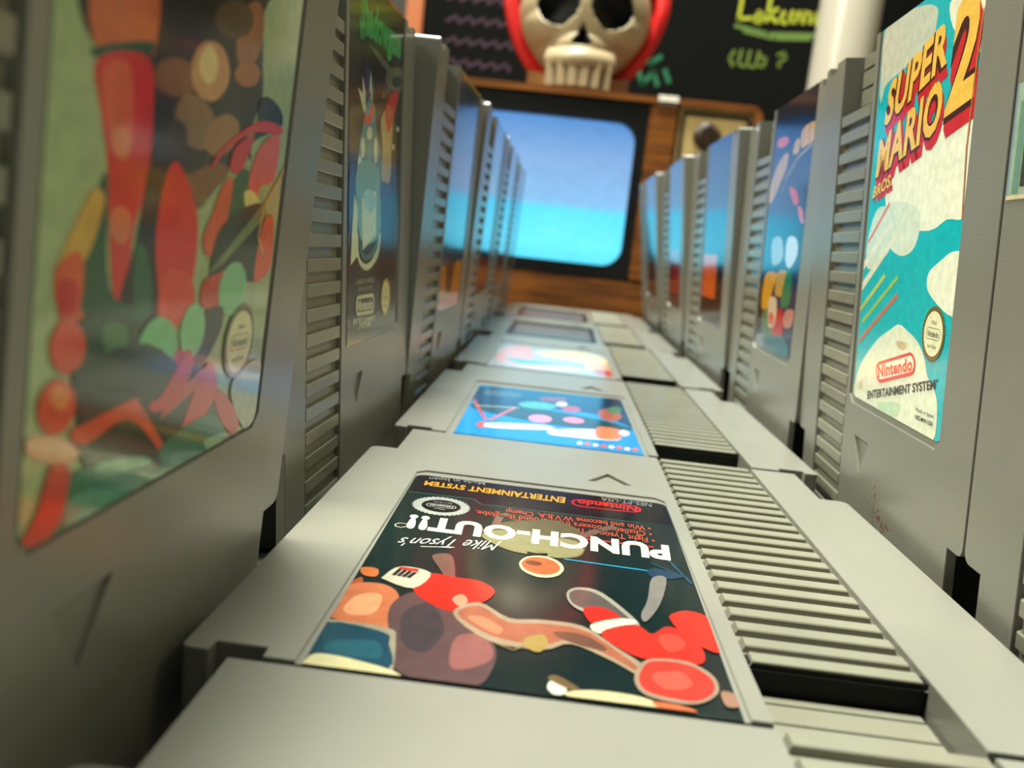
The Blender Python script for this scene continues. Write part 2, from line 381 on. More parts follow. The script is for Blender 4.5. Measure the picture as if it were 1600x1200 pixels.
# ------------------------------------------------------------------ label printing data (face coordinates in mm)
ART = {
'P': [
 ('base',(14,36,36),[(47.41,43.24),(104.88,43.24),(104.1,133.24),(48.32,132.69)]),
 ('p',(16,14,18),[(47.7,41.4),(104.3,43.5),(104.2,56.5),(90.3,56.4),(88.3,59.7),(47.8,58.2)]),
 ('l',(60,110,100),0.25,[(104.44,57.08),(90.28,56.88),(88.34,59.76),(54.7,59.2)]),
 ('t',(235,165,40),'ENTERTAINMENT SYSTEM',[(70.37,47.67),(102.2,47.92),(102.01,51.12),(70.64,51.89)],0.03,0.0),
 ('t',(150,150,145),'Made in Japan',[(89.28,42.24),(101.78,44.34),(101.55,46.67),(88.85,45.42)],0,0),
 ('t',(150,150,145),'NES-PT-USA',[(50.71,44.04),(62.16,43.83),(62.41,46.61),(50.99,46.75)],0,0),
 ('pill',(215,30,30),(16,14,18),0.55,[(53.32,47.47),(69.07,47.58),(69.25,53.22),(53.67,52.58)]),
 ('t',(215,40,35),'Nintendo',[(54.33,47.87),(67.59,48.29),(67.78,51.58),(54.66,51.76)],0.03,0),
 ('seal','silver',(96.24,64.25),8.2),
 ('t',(215,80,50),'• Fight Tyson in The Dream Bout.',[(52.64,68.27),(81.09,67.24),(80.99,69.9),(52.77,71.14)],0.01,0),
 ('t',(215,80,50),'• Challenge boxers from around the globe.',[(52.83,64.54),(89.03,64.31),(88.81,67.07),(52.96,67.54)],0.01,0),
 ('t',(215,80,50),'• Win and become W.V.B.A. Champ',[(52.69,60.88),(82.96,61.13),(82.83,63.98),(52.83,64.01)],0.01,0),
 ('l',(200,50,40),0.8,[(53.47,73.49),(66.63,73.48)]),
 ('s',(92,86,62),[(87.1,77.6),(84.2,71.5),(81.0,68.4),(74.1,64.9),(69.3,66.7),(66.6,72.6),(67.3,82.3),(70.5,85.3),(74.7,85.5),(80.0,85.2),(83.9,82.3)]),
 ('s',(140,136,98),[(86.4,78.5),(82.9,74.4),(75.0,74.8),(68.3,75.7),(67.3,81.5),(70.5,85.0),(74.7,85.5),(80.0,84.9),(83.9,82.3)]),
 ('l',(120,90,80),1.6,[(84.27,71.5),(83.83,65.88),(82.44,64.4)]),
 ('l',(110,85,75),2.0,[(67.74,73.06),(63.55,67.27),(60.47,64.34)]),
 ('t',(245,240,205),'PUNCH-OUT!!',[(50.22,72.02),(101.29,72.3),(100.84,79.92),(50.76,79.88)],0.05,0),
 ('l',(200,200,180),0.25,[(103.04,78.57),(102.42,77.49),(100.89,77.59),(100.66,78.86),(101.57,79.86),(102.72,79.63),(103.04,78.57)]),
 ('t',(215,215,205),"Mike Tyson's",[(82.47,80.62),(101.09,85.14),(100.66,89.21),(82.36,85.73)],0.0,0.6),
 ('l',(210,210,200),0.3,[(90.65,86.71),(96.42,88.3)]),
 ('l',(40,150,190),0.5,[(70.59,85.73),(55.08,86.39)]),
 ('l',(30,70,100),0.5,[(54.66,82.35),(48.62,87.9)]),
 ('l',(30,80,110),0.5,[(51.21,80.03),(48.43,90.03)]),
 ('s',(25,60,85),[(55.8,86.2),(53.8,84.9),(48.9,86.6),(51.8,88.9),(55.3,89.4)]),
 ('p',(235,220,170),[(70.8,90.9),(71.1,92.2),(71.6,93.5),(72.4,94.5),(73.3,95.2),(74.3,95.5),(75.4,95.5),(76.4,95.0),(77.3,94.3),(78.1,93.2),(78.5,91.9),(78.7,90.5),(78.5,89.1),(78.0,87.8),(77.3,86.7),(76.3,86.0),(75.2,85.6),(74.0,85.6),(73.0,86.1),(72.0,87.0),(71.3,88.1),(70.9,89.4)]),
 ('p',(190,100,60),[(71.4,90.6),(71.6,91.7),(72.1,92.7),(72.7,93.6),(73.6,94.1),(74.5,94.4),(75.4,94.4),(76.3,94.0),(77.1,93.4),(77.7,92.5),(78.1,91.5),(78.3,90.3),(78.1,89.2),(77.7,88.1),(77.1,87.2),(76.2,86.6),(75.2,86.3),(74.3,86.4),(73.3,86.8),(72.5,87.4),(71.9,88.4),(71.5,89.5)]),
 ('p',(120,60,40),[(74.6,89.6),(74.7,89.9),(74.9,90.2),(75.2,90.4),(75.5,90.6),(76.0,90.6),(76.4,90.6),(76.8,90.5),(77.2,90.3),(77.4,90.1),(77.6,89.8),(77.7,89.5),(77.6,89.2),(77.4,88.9),(77.1,88.7),(76.8,88.5),(76.4,88.4),(75.9,88.5),(75.5,88.6),(75.1,88.7),(74.9,89.0),(74.7,89.3)]),
 ('p',(12,12,14),[(77.6,84.3),(75.8,84.6),(73.7,83.9),(73.9,85.4),(75.8,85.5),(77.3,86.1)]),
 ('s',(115,85,75),[(93.8,91.8),(90.6,90.7),(88.8,100.2),(89.9,101.2),(92.0,96.8)]),
 ('s',(200,110,60),[(104.2,100.9),(101.6,100.6),(101.1,103.7),(103.3,103.7)]),
 ('s',(180,90,55),[(104.5,107.6),(103.4,104.7),(102.7,106.4),(103.7,108.2)]),
 ('s',(205,118,80),[(104.1,116.1),(104.2,108.1),(100.2,106.2),(97.1,108.1),(95.8,112.5),(95.7,121.2),(103.9,119.9)]),
 ('s',(235,165,120),[(103.2,116.3),(102.2,111.3),(98.9,110.3),(98.5,116.4),(101.4,118.2)]),
 ('s',(95,72,72),[(96.8,113.9),(94.0,107.7),(88.8,112.5),(84.5,112.2),(81.2,119.8),(80.0,125.4),(81.6,133.0),(87.3,133.7),(92.4,131.8),(94.7,124.4)]),
 ('s',(150,95,90),[(86.0,121.1),(82.5,119.3),(80.4,124.7),(82.4,128.4),(85.7,129.3)]),
 ('s',(70,62,66),[(94.4,115.2),(91.2,111.1),(87.9,119.0),(89.6,126.4),(93.2,124.0)]),
 ('s',(160,150,130),[(104.2,120.4),(95.6,120.8),(93.9,124.2),(92.6,132.9),(93.1,132.3),(94.6,125.3),(95.9,122.3),(104.0,121.2)]),
 ('s',(28,72,92),[(104.2,121.4),(96.1,122.2),(94.8,124.9),(93.5,131.7),(103.7,130.2)]),
 ('s',(40,95,110),[(102.4,126.6),(96.5,125.0),(95.2,129.5),(101.6,129.6)]),
 ('s',(225,215,165),[(104.0,132.7),(103.3,130.5),(99.9,130.3),(93.1,132.0),(90.9,133.9),(92.8,133.7),(103.8,133.9)]),
 ('s',(210,45,32),[(95.2,103.2),(93.0,99.8),(88.6,100.1),(84.8,100.4),(82.3,102.7),(82.0,105.1),(83.5,108.6),(87.1,112.6),(89.7,112.3),(93.3,109.1),(95.1,105.5)]),
 ('s',(245,150,120),[(88.1,108.1),(86.7,106.5),(85.7,109.0),(86.6,110.8),(87.6,110.0)]),
 ('s',(205,200,175),[(100.0,103.3),(98.1,98.5),(92.9,99.7),(94.6,106.5),(99.6,104.6)]),
 ('p',(200,50,40),[(98.2,98.6),(95.0,98.7),(95.0,100.0),(98.3,99.8)]),
 ('l',(40,35,35),0.7,[(98.54,102.4),(97.97,99.73)]),
 ('l',(40,35,35),0.7,[(97.72,102.5),(97.11,99.95)]),
 ('l',(40,35,35),0.7,[(96.9,102.59),(96.25,100.17)]),
 ('l',(40,35,35),0.7,[(96.08,102.69),(95.4,100.39)]),
 ('s',(165,145,120),[(87.4,113.6),(84.0,108.7),(79.0,112.8),(74.1,112.0),(68.0,112.4),(63.6,117.6),(59.7,122.4),(60.6,125.2),(64.3,122.0),(69.8,118.6),(73.8,121.4),(81.5,120.8)]),
 ('s',(165,98,72),[(86.7,113.7),(83.8,110.0),(79.1,114.2),(74.0,113.3),(68.1,113.7),(64.0,118.1),(60.6,123.1),(60.9,124.2),(64.2,121.0),(69.8,117.3),(73.9,120.0),(80.9,119.3)]),
 ('s',(215,130,95),[(85.1,114.4),(82.6,113.7),(79.8,116.7),(80.9,118.4)]),
 ('s',(110,75,62),[(72.3,115.5),(68.1,115.2),(64.9,118.4),(65.7,119.5),(70.6,117.8)]),
 ('s',(165,140,75),[(76.4,118.5),(73.9,116.9),(73.1,119.3),(74.2,122.2),(76.0,121.4)]),
 ('l',(120,110,70),0.4,[(80.33,121.35),(77.84,122.55),(76.31,121.11)]),
 ('s',(160,155,140),[(70.3,100.5),(68.2,98.0),(64.4,99.2),(59.3,108.9),(61.4,110.0),(65.2,107.6),(67.9,107.3),(69.9,104.7)]),
 ('s',(90,84,80),[(69.9,100.9),(68.2,98.9),(64.9,100.4),(60.4,108.7),(65.2,106.5),(67.9,106.0),(69.6,104.2)]),
 ('s',(195,45,35),[(67.8,106.2),(64.7,104.8),(62.1,107.9),(66.3,111.4)]),
 ('s',(225,215,190),[(66.8,111.6),(62.1,108.1),(59.6,108.9),(65.1,114.2)]),
 ('s',(200,50,40),[(65.4,113.9),(60.1,109.6),(57.7,112.1),(55.2,109.0),(52.7,109.9),(50.7,114.1),(51.0,118.9),(53.3,120.3),(58.2,120.6),(62.1,118.9)]),
 ('s',(212,75,60),[(56.9,113.0),(54.2,111.3),(52.9,114.7),(55.8,117.2)]),
 ('s',(215,50,38),[(53.8,104.2),(51.1,102.1),(48.1,103.4),(47.8,109.5),(48.1,115.3),(50.4,114.5),(53.1,110.1),(54.2,106.4)]),
 ('s',(130,125,120),[(55.4,90.1),(52.8,89.2),(55.0,100.2),(58.1,108.0),(58.7,105.8),(57.1,99.7)]),
 ('s',(160,140,120),[(60.6,122.6),(58.3,120.0),(53.4,119.6),(50.4,122.8),(50.6,127.3),(53.8,130.7),(57.8,131.0),(60.6,129.8),(61.5,126.8)]),
 ('s',(200,62,52),[(60.2,123.4),(58.4,120.6),(53.7,120.4),(50.9,123.4),(51.1,127.1),(53.7,130.0),(57.3,130.1),(60.1,129.2),(60.9,126.6)]),
 ('s',(212,90,75),[(59.0,124.6),(54.9,122.8),(53.8,126.3),(57.5,128.0)]),
 ('s',(225,220,205),[(73.0,131.2),(72.1,129.1),(70.6,129.8),(70.7,132.3),(72.1,133.0)]),
 ('s',(110,90,60),[(72.9,129.3),(71.8,128.1),(68.8,130.8),(69.9,131.4)]),
 ('s',(215,200,150),[(70.7,132.7),(67.0,130.7),(60.7,130.9),(57.0,133.4),(53.7,134.5),(62.1,134.6)]),
 ('s',(215,110,70),[(59.7,131.7),(56.4,131.6),(54.1,132.7),(57.8,133.5)]),
 ('s',(160,120,100),[(50.1,126.8),(48.3,127.1),(48.3,129.9),(50.1,130.3)]),
],
'M': [
 ('base',(0,178,190),[(49.64,41.84),(105.39,41.71),(104.6,133),(48.6,133)]),
 ('s',(196,202,184),[(51.0,133.6),(70.9,132.6),(81.5,129.7),(82.0,126.1),(81.0,121.9),(69.7,121.1),(54.8,119.5),(52.1,117.0),(50.6,115.7),(49.4,122.8)]),
 ('s',(235,232,205),[(89.4,129.3),(106.7,124.4),(105.7,117.3),(101.8,115.9),(90.8,123.5)]),
 ('s',(232,236,214),[(89.6,103.8),(98.0,106.2),(107.2,106.9),(106.6,100.5),(106.4,89.0),(105.1,86.1),(87.7,86.0),(77.5,90.9),(77.5,101.8)]),
 ('s',(236,238,216),[(76.3,102.6),(92.3,105.6),(104.3,103.2),(106.6,86.9),(97.3,85.6),(91.5,83.9),(83.9,83.7),(67.1,85.7),(60.4,94.6)]),
 ('s',(214,224,205),[(68.8,90.7),(82.9,87.8),(82.1,80.4),(73.1,78.3),(61.3,82.9),(60.8,88.9)]),
 ('s',(232,236,214),[(91.3,75.1),(96.3,77.4),(101.8,79.3),(106.8,78.1),(106.4,68.1),(101.9,67.2),(93.3,70.2),(90.7,72.4)]),
 ('s',(205,222,205),[(50.2,80.7),(55.1,89.2),(65.1,89.1),(69.5,84.2),(64.8,78.3),(53.0,74.7)]),
 ('l',(215,120,100),1.1,[(51.23,81.53),(63.77,90.31)]),
 ('l',(225,225,200),2.0,[(49.34,70.2),(70.81,83.44)]),
 ('l',(190,200,90),1.1,[(49.65,64.47),(65.04,73.46)]),
 ('l',(225,225,205),2.0,[(49.15,75.5),(66.05,85.77)]),
 ('l',(150,190,90),1.1,[(51.8,61.34),(73.5,73.31)]),
 ('l',(205,110,80),1.1,[(50.63,56.28),(74.54,69.35)]),
 ('s',(226,230,206),[(52.4,41.5),(50.7,46.3),(55.0,51.9),(64.1,58.0),(71.6,61.0),(77.2,62.9),(83.3,61.8),(88.4,60.4),(93.0,57.6),(95.9,53.8),(100.1,51.4),(102.2,47.9),(101.7,41.6),(92.8,40.9),(79.9,41.3)]),
 ('s',(205,180,140),[(76.7,59.0),(82.5,59.3),(82.2,57.7),(78.6,57.6)]),
 ('s',(205,200,165),[(53.3,45.8),(55.9,46.8),(56.4,45.0),(54.2,44.3)]),
 ('s',(190,215,185),[(68.1,43.3),(81.8,45.5),(81.1,42.3),(71.9,41.7)]),
 ('t',(205,35,45),'SUPER',[(56.9,107.32),(90.97,115.56),(90.82,124.55),(58.68,116.91)],0.11,0),
 ('t',(205,35,45),'SUPER',[(56.47,107.83),(90.66,115.99),(90.51,124.99),(58.25,117.42)],0.11,0),
 ('t',(205,35,45),'SUPER',[(56.03,108.34),(90.35,116.42),(90.2,125.43),(57.82,117.94)],0.11,0),
 ('t',(205,35,45),'SUPER',[(55.59,108.85),(90.03,116.85),(89.88,125.88),(57.4,118.46)],0.11,0),
 ('t',(205,35,45),'MARIO',[(54.2,95.49),(90.78,102.85),(90.63,113.3),(55.09,104.1)],0.11,0),
 ('t',(205,35,45),'MARIO',[(53.75,95.99),(90.47,103.27),(90.31,113.73),(54.64,104.61)],0.11,0),
 ('t',(205,35,45),'MARIO',[(53.3,96.49),(90.15,103.69),(90.0,114.16),(54.2,105.12)],0.11,0),
 ('t',(205,35,45),'MARIO',[(52.85,96.99),(89.83,104.12),(89.68,114.59),(53.75,105.63)],0.11,0),
 ('t',(205,35,45),'BROS.',[(52.36,91.28),(65.12,93.76),(65.18,96.67),(53.03,94.04)],0.11,0),
 ('t',(205,35,45),'BROS.',[(52.13,91.53),(64.92,93.99),(64.98,96.91),(52.8,94.29)],0.11,0),
 ('t',(205,35,45),'BROS.',[(51.9,91.77),(64.71,94.23),(64.77,97.14),(52.58,94.54)],0.11,0),
 ('t',(205,35,45),'BROS.',[(51.67,92.02),(64.51,94.46),(64.57,97.38),(52.35,94.79)],0.11,0),
 ('t',(205,35,45),'2',[(92.72,104.74),(105.4,106.85),(105.78,127.06),(94.09,126.34)],0.11,0),
 ('t',(205,35,45),'2',[(92.31,105.28),(105.05,107.35),(105.44,127.59),(93.7,126.9)],0.11,0),
 ('t',(205,35,45),'2',[(91.91,105.83),(104.7,107.86),(105.1,128.12),(93.31,127.47)],0.11,0),
 ('t',(205,35,45),'2',[(91.5,106.37),(104.35,108.36),(104.75,128.65),(92.92,128.04)],0.11,0),
 ('t',(60,25,15),'SUPER',[(55.15,109.36),(89.72,117.29),(89.57,126.32),(56.97,118.98)],0.085,0),
 ('t',(240,190,80),'SUPER',[(55.15,109.36),(89.72,117.29),(89.57,126.32),(56.97,118.98)],0.035,0),
 ('t',(60,25,15),'MARIO',[(52.4,97.5),(89.51,104.54),(89.36,115.03),(53.3,106.14)],0.085,0),
 ('t',(240,190,80),'MARIO',[(52.4,97.5),(89.51,104.54),(89.36,115.03),(53.3,106.14)],0.035,0),
 ('t',(60,25,15),'BROS.',[(51.44,92.27),(64.3,94.7),(64.36,97.62),(52.12,95.04)],0.085,0),
 ('t',(240,190,80),'BROS.',[(51.44,92.27),(64.3,94.7),(64.36,97.62),(52.12,95.04)],0.035,0),
 ('t',(60,25,15),'2',[(91.09,106.92),(103.99,108.87),(104.41,129.18),(92.52,128.61)],0.085,0),
 ('t',(240,190,80),'2',[(91.09,106.92),(103.99,108.87),(104.41,129.18),(92.52,128.61)],0.035,0),
 ('seal','gold',(96.62,62.69),8.6),
 ('pill',(225,30,30),(232,236,214),0.8,[(66.87,47.71),(89.86,53.44),(87.92,58.17),(64.23,52.35)]),
 ('t',(220,45,40),'Nintendo',[(67.33,49.34),(87.92,54.01),(87.22,56.7),(66.12,52.13)],0.05,0),
 ('t',(20,28,24),'ENTERTAINMENT SYSTEM˚',[(61.11,42.96),(101.49,52.23),(101.02,54.11),(60.6,44.82)],0.03,0),
 ('t',(25,30,26),'Made in Japan',[(91.86,45.76),(101.17,46.04),(100.98,46.79),(91.65,46.55)],0,0),
 ('t',(25,30,26),'NES-MW-USA',[(91.93,44.11),(100.98,44.29),(101.06,45.23),(91.69,45.03)],0.02,0),
 ('l',(190,120,60),0.5,[(104.55,123.43),(103.67,110.19),(103.28,98.7),(104.6,85.6)]),
],
'S': [
 ('base',(7,7,10),[(50.36,38.05),(103.07,39.35),(104.5,133),(48.2,133)]),
 ('p',(190,20,25),[(48.3,132.2),(104.4,132.2),(104.4,133),(48.3,133)]),
 ('p',(190,20,25),[(86.3,133.5),(106.1,134.4),(106.2,133.2),(102.2,132.9),(83.7,133.5)]),
 ('t',(0,170,80),'Shadowgate',[(56.61,118.26),(101.19,120.66),(101.8,128.69),(57.57,127.64)],0.045,0),
 ('t',(0,120,60),'S',[(56.77,116.04),(63.9,117.89),(64.47,128.91),(57.28,127.9)],0.03,0),
 ('s',(95,95,88),[(67.2,116.3),(70.7,116.7),(91.8,115.7),(104.4,115.6),(103.5,114.0),(88.4,113.4)]),
 ('s',(100,102,85),[(86.5,114.2),(103.1,118.0),(104.2,112.2),(94.3,110.0),(85.2,110.4)]),
 ('s',(30,50,60),[(92.0,113.3),(102.4,115.3),(102.1,112.7),(93.2,111.2)]),
 ('s',(15,40,95),[(64.0,112.8),(66.8,108.5),(70.9,104.7),(66.6,102.1),(62.1,102.9)]),
 ('p',(190,200,165),[(56.2,104.2),(62.1,103.2),(65.3,99.3),(63.9,98.0),(61.2,99.8)]),
 ('p',(185,195,165),[(60.3,107.9),(63.2,104.1),(63.8,99.8),(60.4,102.9)]),
 ('p',(120,165,160),[(72.8,109.9),(70.7,107.7),(70.3,102.4),(67.2,103.3)]),
 ('p',(180,195,165),[(67.7,110.5),(69.4,107.5),(68.8,104.4),(67.0,105.5)]),
 ('s',(60,130,140),[(65.1,102.2),(71.0,103.2),(73.7,99.8),(75.7,95.4),(80.2,91.2),(82.6,83.7),(58.0,81.8),(58.1,90.3),(61.2,95.8)]),
 ('p',(215,50,25),[(62.4,99.2),(65.1,98.5),(66.8,99.2),(69.5,102.6),(71.7,102.7),(71.1,99.1),(65.5,96.3),(62.9,97.0)]),
 ('p',(200,205,170),[(70.6,95.2),(70.6,94.7),(70.3,94.2),(69.8,93.8),(69.2,93.4),(68.4,93.2),(67.7,93.1),(66.9,93.1),(66.3,93.3),(65.7,93.6),(65.4,94.0),(65.2,94.5),(65.3,94.9),(65.6,95.4),(66.1,95.8),(66.7,96.2),(67.4,96.4),(68.2,96.5),(68.9,96.5),(69.6,96.3),(70.1,96.0),(70.5,95.6)]),
 ('p',(190,205,180),[(63.6,90.5),(63.6,89.8),(63.4,89.1),(63.1,88.5),(62.6,88.0),(62.1,87.8),(61.5,87.7),(61.0,87.9),(60.5,88.2),(60.1,88.7),(59.8,89.4),(59.7,90.1),(59.7,90.8),(59.9,91.5),(60.2,92.1),(60.6,92.5),(61.2,92.8),(61.7,92.9),(62.3,92.7),(62.8,92.4),(63.2,91.9),(63.5,91.2)]),
 ('p',(185,205,185),[(61.4,85.1),(61.4,84.1),(61.2,83.2),(60.8,82.5),(60.3,81.9),(59.7,81.6),(59.1,81.6),(58.5,81.8),(57.9,82.2),(57.4,82.9),(57.1,83.7),(57.0,84.7),(57.0,85.6),(57.2,86.5),(57.6,87.2),(58.1,87.8),(58.6,88.1),(59.3,88.2),(59.9,88.0),(60.5,87.5),(60.9,86.8),(61.3,86.0)]),
 ('p',(200,210,180),[(76.4,91.2),(76.4,90.2),(76.2,89.2),(75.9,88.5),(75.5,87.9),(75.0,87.5),(74.5,87.5),(73.9,87.7),(73.4,88.2),(73.0,88.9),(72.7,89.8),(72.6,90.8),(72.6,91.8),(72.7,92.7),(73.0,93.5),(73.4,94.0),(73.9,94.4),(74.4,94.5),(75.0,94.2),(75.5,93.8),(75.9,93.1),(76.2,92.2)]),
 ('p',(90,150,150),[(69.8,88.5),(69.8,87.7),(69.6,86.8),(69.2,86.1),(68.8,85.6),(68.2,85.3),(67.6,85.3),(67.0,85.5),(66.5,85.9),(66.0,86.5),(65.7,87.3),(65.6,88.1),(65.6,89.0),(65.8,89.8),(66.1,90.4),(66.6,91.0),(67.1,91.3),(67.7,91.3),(68.3,91.2),(68.9,90.8),(69.3,90.1),(69.6,89.4)]),
 ('p',(205,215,190),[(67.0,84.8),(67.0,84.2),(66.8,83.6),(66.5,83.0),(66.0,82.6),(65.4,82.4),(64.8,82.4),(64.3,82.5),(63.8,82.8),(63.3,83.3),(63.1,83.8),(62.9,84.5),(63.0,85.1),(63.2,85.7),(63.5,86.2),(64.0,86.6),(64.5,86.8),(65.1,86.9),(65.7,86.8),(66.2,86.5),(66.6,86.0),(66.9,85.4)]),
 ('s',(170,155,110),[(79.4,99.9),(87.6,104.3),(93.1,103.6),(92.5,95.1),(91.4,84.4),(81.7,83.7),(81.8,92.2)]),
 ('s',(190,30,45),[(83.8,103.3),(89.0,107.8),(96.1,110.5),(99.7,109.7),(95.0,103.8),(90.0,98.1),(86.4,98.1)]),
 ('p',(190,90,80),[(91.3,103.3),(91.3,102.8),(91.1,102.3),(90.8,101.9),(90.4,101.6),(89.9,101.4),(89.4,101.4),(88.9,101.4),(88.5,101.6),(88.1,101.9),(87.8,102.3),(87.7,102.7),(87.7,103.2),(87.9,103.6),(88.2,104.0),(88.6,104.4),(89.1,104.6),(89.6,104.6),(90.1,104.6),(90.5,104.4),(90.9,104.1),(91.2,103.7)]),
 ('p',(190,190,160),[(101.6,100.3),(101.5,100.1),(101.3,99.8),(101.0,99.6),(100.5,99.4),(100.0,99.2),(99.5,99.2),(98.9,99.2),(98.4,99.2),(98.1,99.4),(97.8,99.6),(97.7,99.8),(97.8,100.0),(98.0,100.3),(98.3,100.5),(98.7,100.7),(99.3,100.8),(99.8,100.9),(100.3,100.9),(100.8,100.9),(101.2,100.7),(101.5,100.5)]),
 ('p',(190,190,160),[(96.0,94.4),(96.0,94.2),(95.8,93.9),(95.6,93.7),(95.2,93.5),(94.8,93.4),(94.4,93.3),(94.0,93.4),(93.6,93.5),(93.3,93.6),(93.1,93.8),(93.0,94.1),(93.0,94.4),(93.2,94.6),(93.5,94.8),(93.8,95.0),(94.2,95.2),(94.6,95.2),(95.0,95.2),(95.4,95.1),(95.7,94.9),(95.9,94.7)]),
 ('p',(120,90,60),[(82.9,106.8),(82.9,106.5),(82.7,106.3),(82.4,106.0),(82.0,105.8),(81.6,105.7),(81.1,105.6),(80.6,105.6),(80.2,105.7),(79.9,105.8),(79.7,106.0),(79.6,106.2),(79.6,106.5),(79.8,106.7),(80.1,107.0),(80.5,107.2),(80.9,107.3),(81.4,107.4),(81.9,107.4),(82.3,107.3),(82.6,107.2),(82.8,107.0)]),
 ('s',(14,60,120),[(49.8,83.8),(54.3,85.0),(56.0,80.5),(53.6,73.3),(50.5,68.5)]),
 ('s',(20,60,110),[(78.4,82.9),(93.7,81.8),(95.0,70.2),(83.5,67.3),(77.4,74.2)]),  # blue glow: partly print, partly the screen's reflection painted in
 ('s',(110,160,150),[(56.4,85.2),(76.3,87.0),(80.6,78.7),(80.7,68.6),(66.3,66.2),(59.0,69.4)]),
 ('p',(205,210,165),[(54.7,78.4),(57.6,74.2),(58.4,62.9),(52.1,60.6),(52.7,68.5)]),
 ('s',(205,212,165),[(58.3,68.6),(59.9,62.9),(66.7,60.7),(74.9,62.8),(80.6,69.0),(82.0,67.7),(79.4,62.8),(72.6,59.8),(66.0,59.1),(59.6,61.3),(57.3,65.4)]),
 ('s',(45,105,105),[(60.0,66.6),(63.3,63.7),(68.1,63.3),(75.5,65.9),(79.3,69.0),(79.1,65.4),(73.2,62.4),(65.8,61.6),(61.0,63.3)]),
 ('p',(200,215,180),[(61.5,77.6),(76.0,80.6),(76.5,68.5),(62.9,64.3)]),
 ('s',(150,195,190),[(62.2,78.5),(70.0,80.6),(76.3,77.2),(68.9,74.3)]),
 ('t',(175,172,140),'LICENSED BY NINTENDO',[(57.13,55.57),(75.94,55.67),(75.83,56.92),(57.2,56.79)],0,0),
 ('t',(175,172,140),'FOR PLAY ON THE',[(59.07,53.66),(73.68,53.55),(73.58,54.79),(59.29,54.9)],0,0),
 ('pill',(205,200,155),(10,10,12),0.9,[(57.37,47.47),(76.7,46.85),(76.21,52.54),(57.32,52.68)]),
 ('t',(205,200,155),'Nintendo',[(58.8,48.73),(74.81,48.33),(74.57,51.16),(58.92,51.35)],0.04,0),
 ('t',(195,190,150),'ENTERTAINMENT',[(55.11,45.58),(77.94,44.85),(77.82,46.22),(55.02,46.95)],0.03,0),
 ('t',(195,190,150),'SYSTEM',[(60.67,43.83),(72.44,43.44),(72.32,44.96),(60.72,45.22)],0.03,0),
 ('seal','plain',(89.42,50.78),8.4),
 ('t',(120,120,95),'Made in Japan',[(82.29,41.24),(97.11,41.05),(96.98,42.29),(82.55,42.47)],0,0),
 ('l',(205,190,160),0.5,[(49.09,59.91),(49.41,49.61),(49.64,40.74)]),
 ('s',(190,170,130),[(49.0,40.8),(54.3,38.9),(53.6,37.8),(49.4,38.9)]),
],
'I': [
 ('base',(150,168,120),[(48.24,40.56),(104.05,40.63),(104.2,133),(48.0,133)]),
 ('s',(38,34,18),[(62.8,92.9),(109.1,106.9),(91.9,98.6),(91.7,92.3),(92.7,85.7),(83.0,75.5),(76.7,72.2),(71.4,74.6),(65.6,75.5),(63.1,84.9)]),
 ('s',(30,26,14),[(52.8,90.9),(77.2,97.3),(68.6,87.3),(63.5,86.1),(53.7,84.8)]),
 ('p',(120,75,40),[(74.1,85.0),(73.6,84.4),(72.7,83.9),(71.5,83.4),(70.2,83.1),(68.8,82.9),(67.5,82.9),(66.3,83.0),(65.4,83.3),(64.8,83.7),(64.6,84.2),(64.7,84.7),(65.1,85.3),(65.9,85.8),(66.9,86.2),(68.2,86.6),(69.5,86.8),(70.9,86.9),(72.1,86.8),(73.2,86.5),(73.9,86.1),(74.2,85.6)]),
 ('p',(150,95,50),[(91.1,93.9),(90.7,92.6),(90.0,91.4),(89.1,90.4),(88.0,89.6),(86.9,89.1),(85.8,88.9),(84.8,89.1),(84.0,89.6),(83.4,90.4),(83.2,91.4),(83.2,92.5),(83.6,93.7),(84.2,94.9),(85.0,95.9),(86.0,96.7),(87.2,97.3),(88.3,97.5),(89.3,97.4),(90.2,96.9),(90.8,96.1),(91.1,95.1)]),
 ('p',(90,70,40),[(87.5,95.2),(87.4,94.5),(86.9,93.8),(85.9,93.1),(84.7,92.5),(83.2,92.0),(81.6,91.6),(80.2,91.4),(78.9,91.4),(77.8,91.6),(77.1,92.0),(76.8,92.5),(76.8,93.0),(77.3,93.7),(78.1,94.3),(79.2,95.0),(80.5,95.5),(82.0,95.9),(83.6,96.2),(85.0,96.2),(86.2,96.1),(87.0,95.7)]),
 ('p',(130,100,60),[(79.0,82.5),(79.8,81.7),(80.1,80.9),(80.0,80.1),(79.4,79.3),(78.4,78.8),(77.1,78.4),(75.6,78.3),(74.1,78.4),(72.7,78.7),(71.5,79.2),(70.5,79.9),(69.9,80.6),(69.6,81.4),(69.7,82.1),(70.2,82.7),(71.1,83.3),(72.2,83.7),(73.6,83.9),(75.0,83.9),(76.5,83.6),(77.9,83.2)]),
 ('p',(110,90,50),[(79.8,73.8),(79.7,73.2),(79.3,72.6),(78.4,72.0),(77.3,71.7),(75.9,71.4),(74.6,71.4),(73.2,71.5),(72.1,71.8),(71.1,72.1),(70.5,72.6),(70.2,73.2),(70.2,73.8),(70.7,74.3),(71.4,74.8),(72.4,75.2),(73.6,75.5),(75.0,75.6),(76.3,75.5),(77.6,75.3),(78.7,74.9),(79.4,74.4)]),
 ('p',(60,45,25),[(73.0,79.2),(73.1,78.6),(72.9,78.1),(72.5,77.6),(71.9,77.2),(71.2,77.0),(70.5,76.9),(69.8,77.0),(69.1,77.2),(68.6,77.6),(68.2,78.1),(68.0,78.6),(68.0,79.1),(68.2,79.7),(68.5,80.1),(69.0,80.5),(69.7,80.7),(70.4,80.8),(71.1,80.8),(71.8,80.6),(72.4,80.2),(72.8,79.8)]),
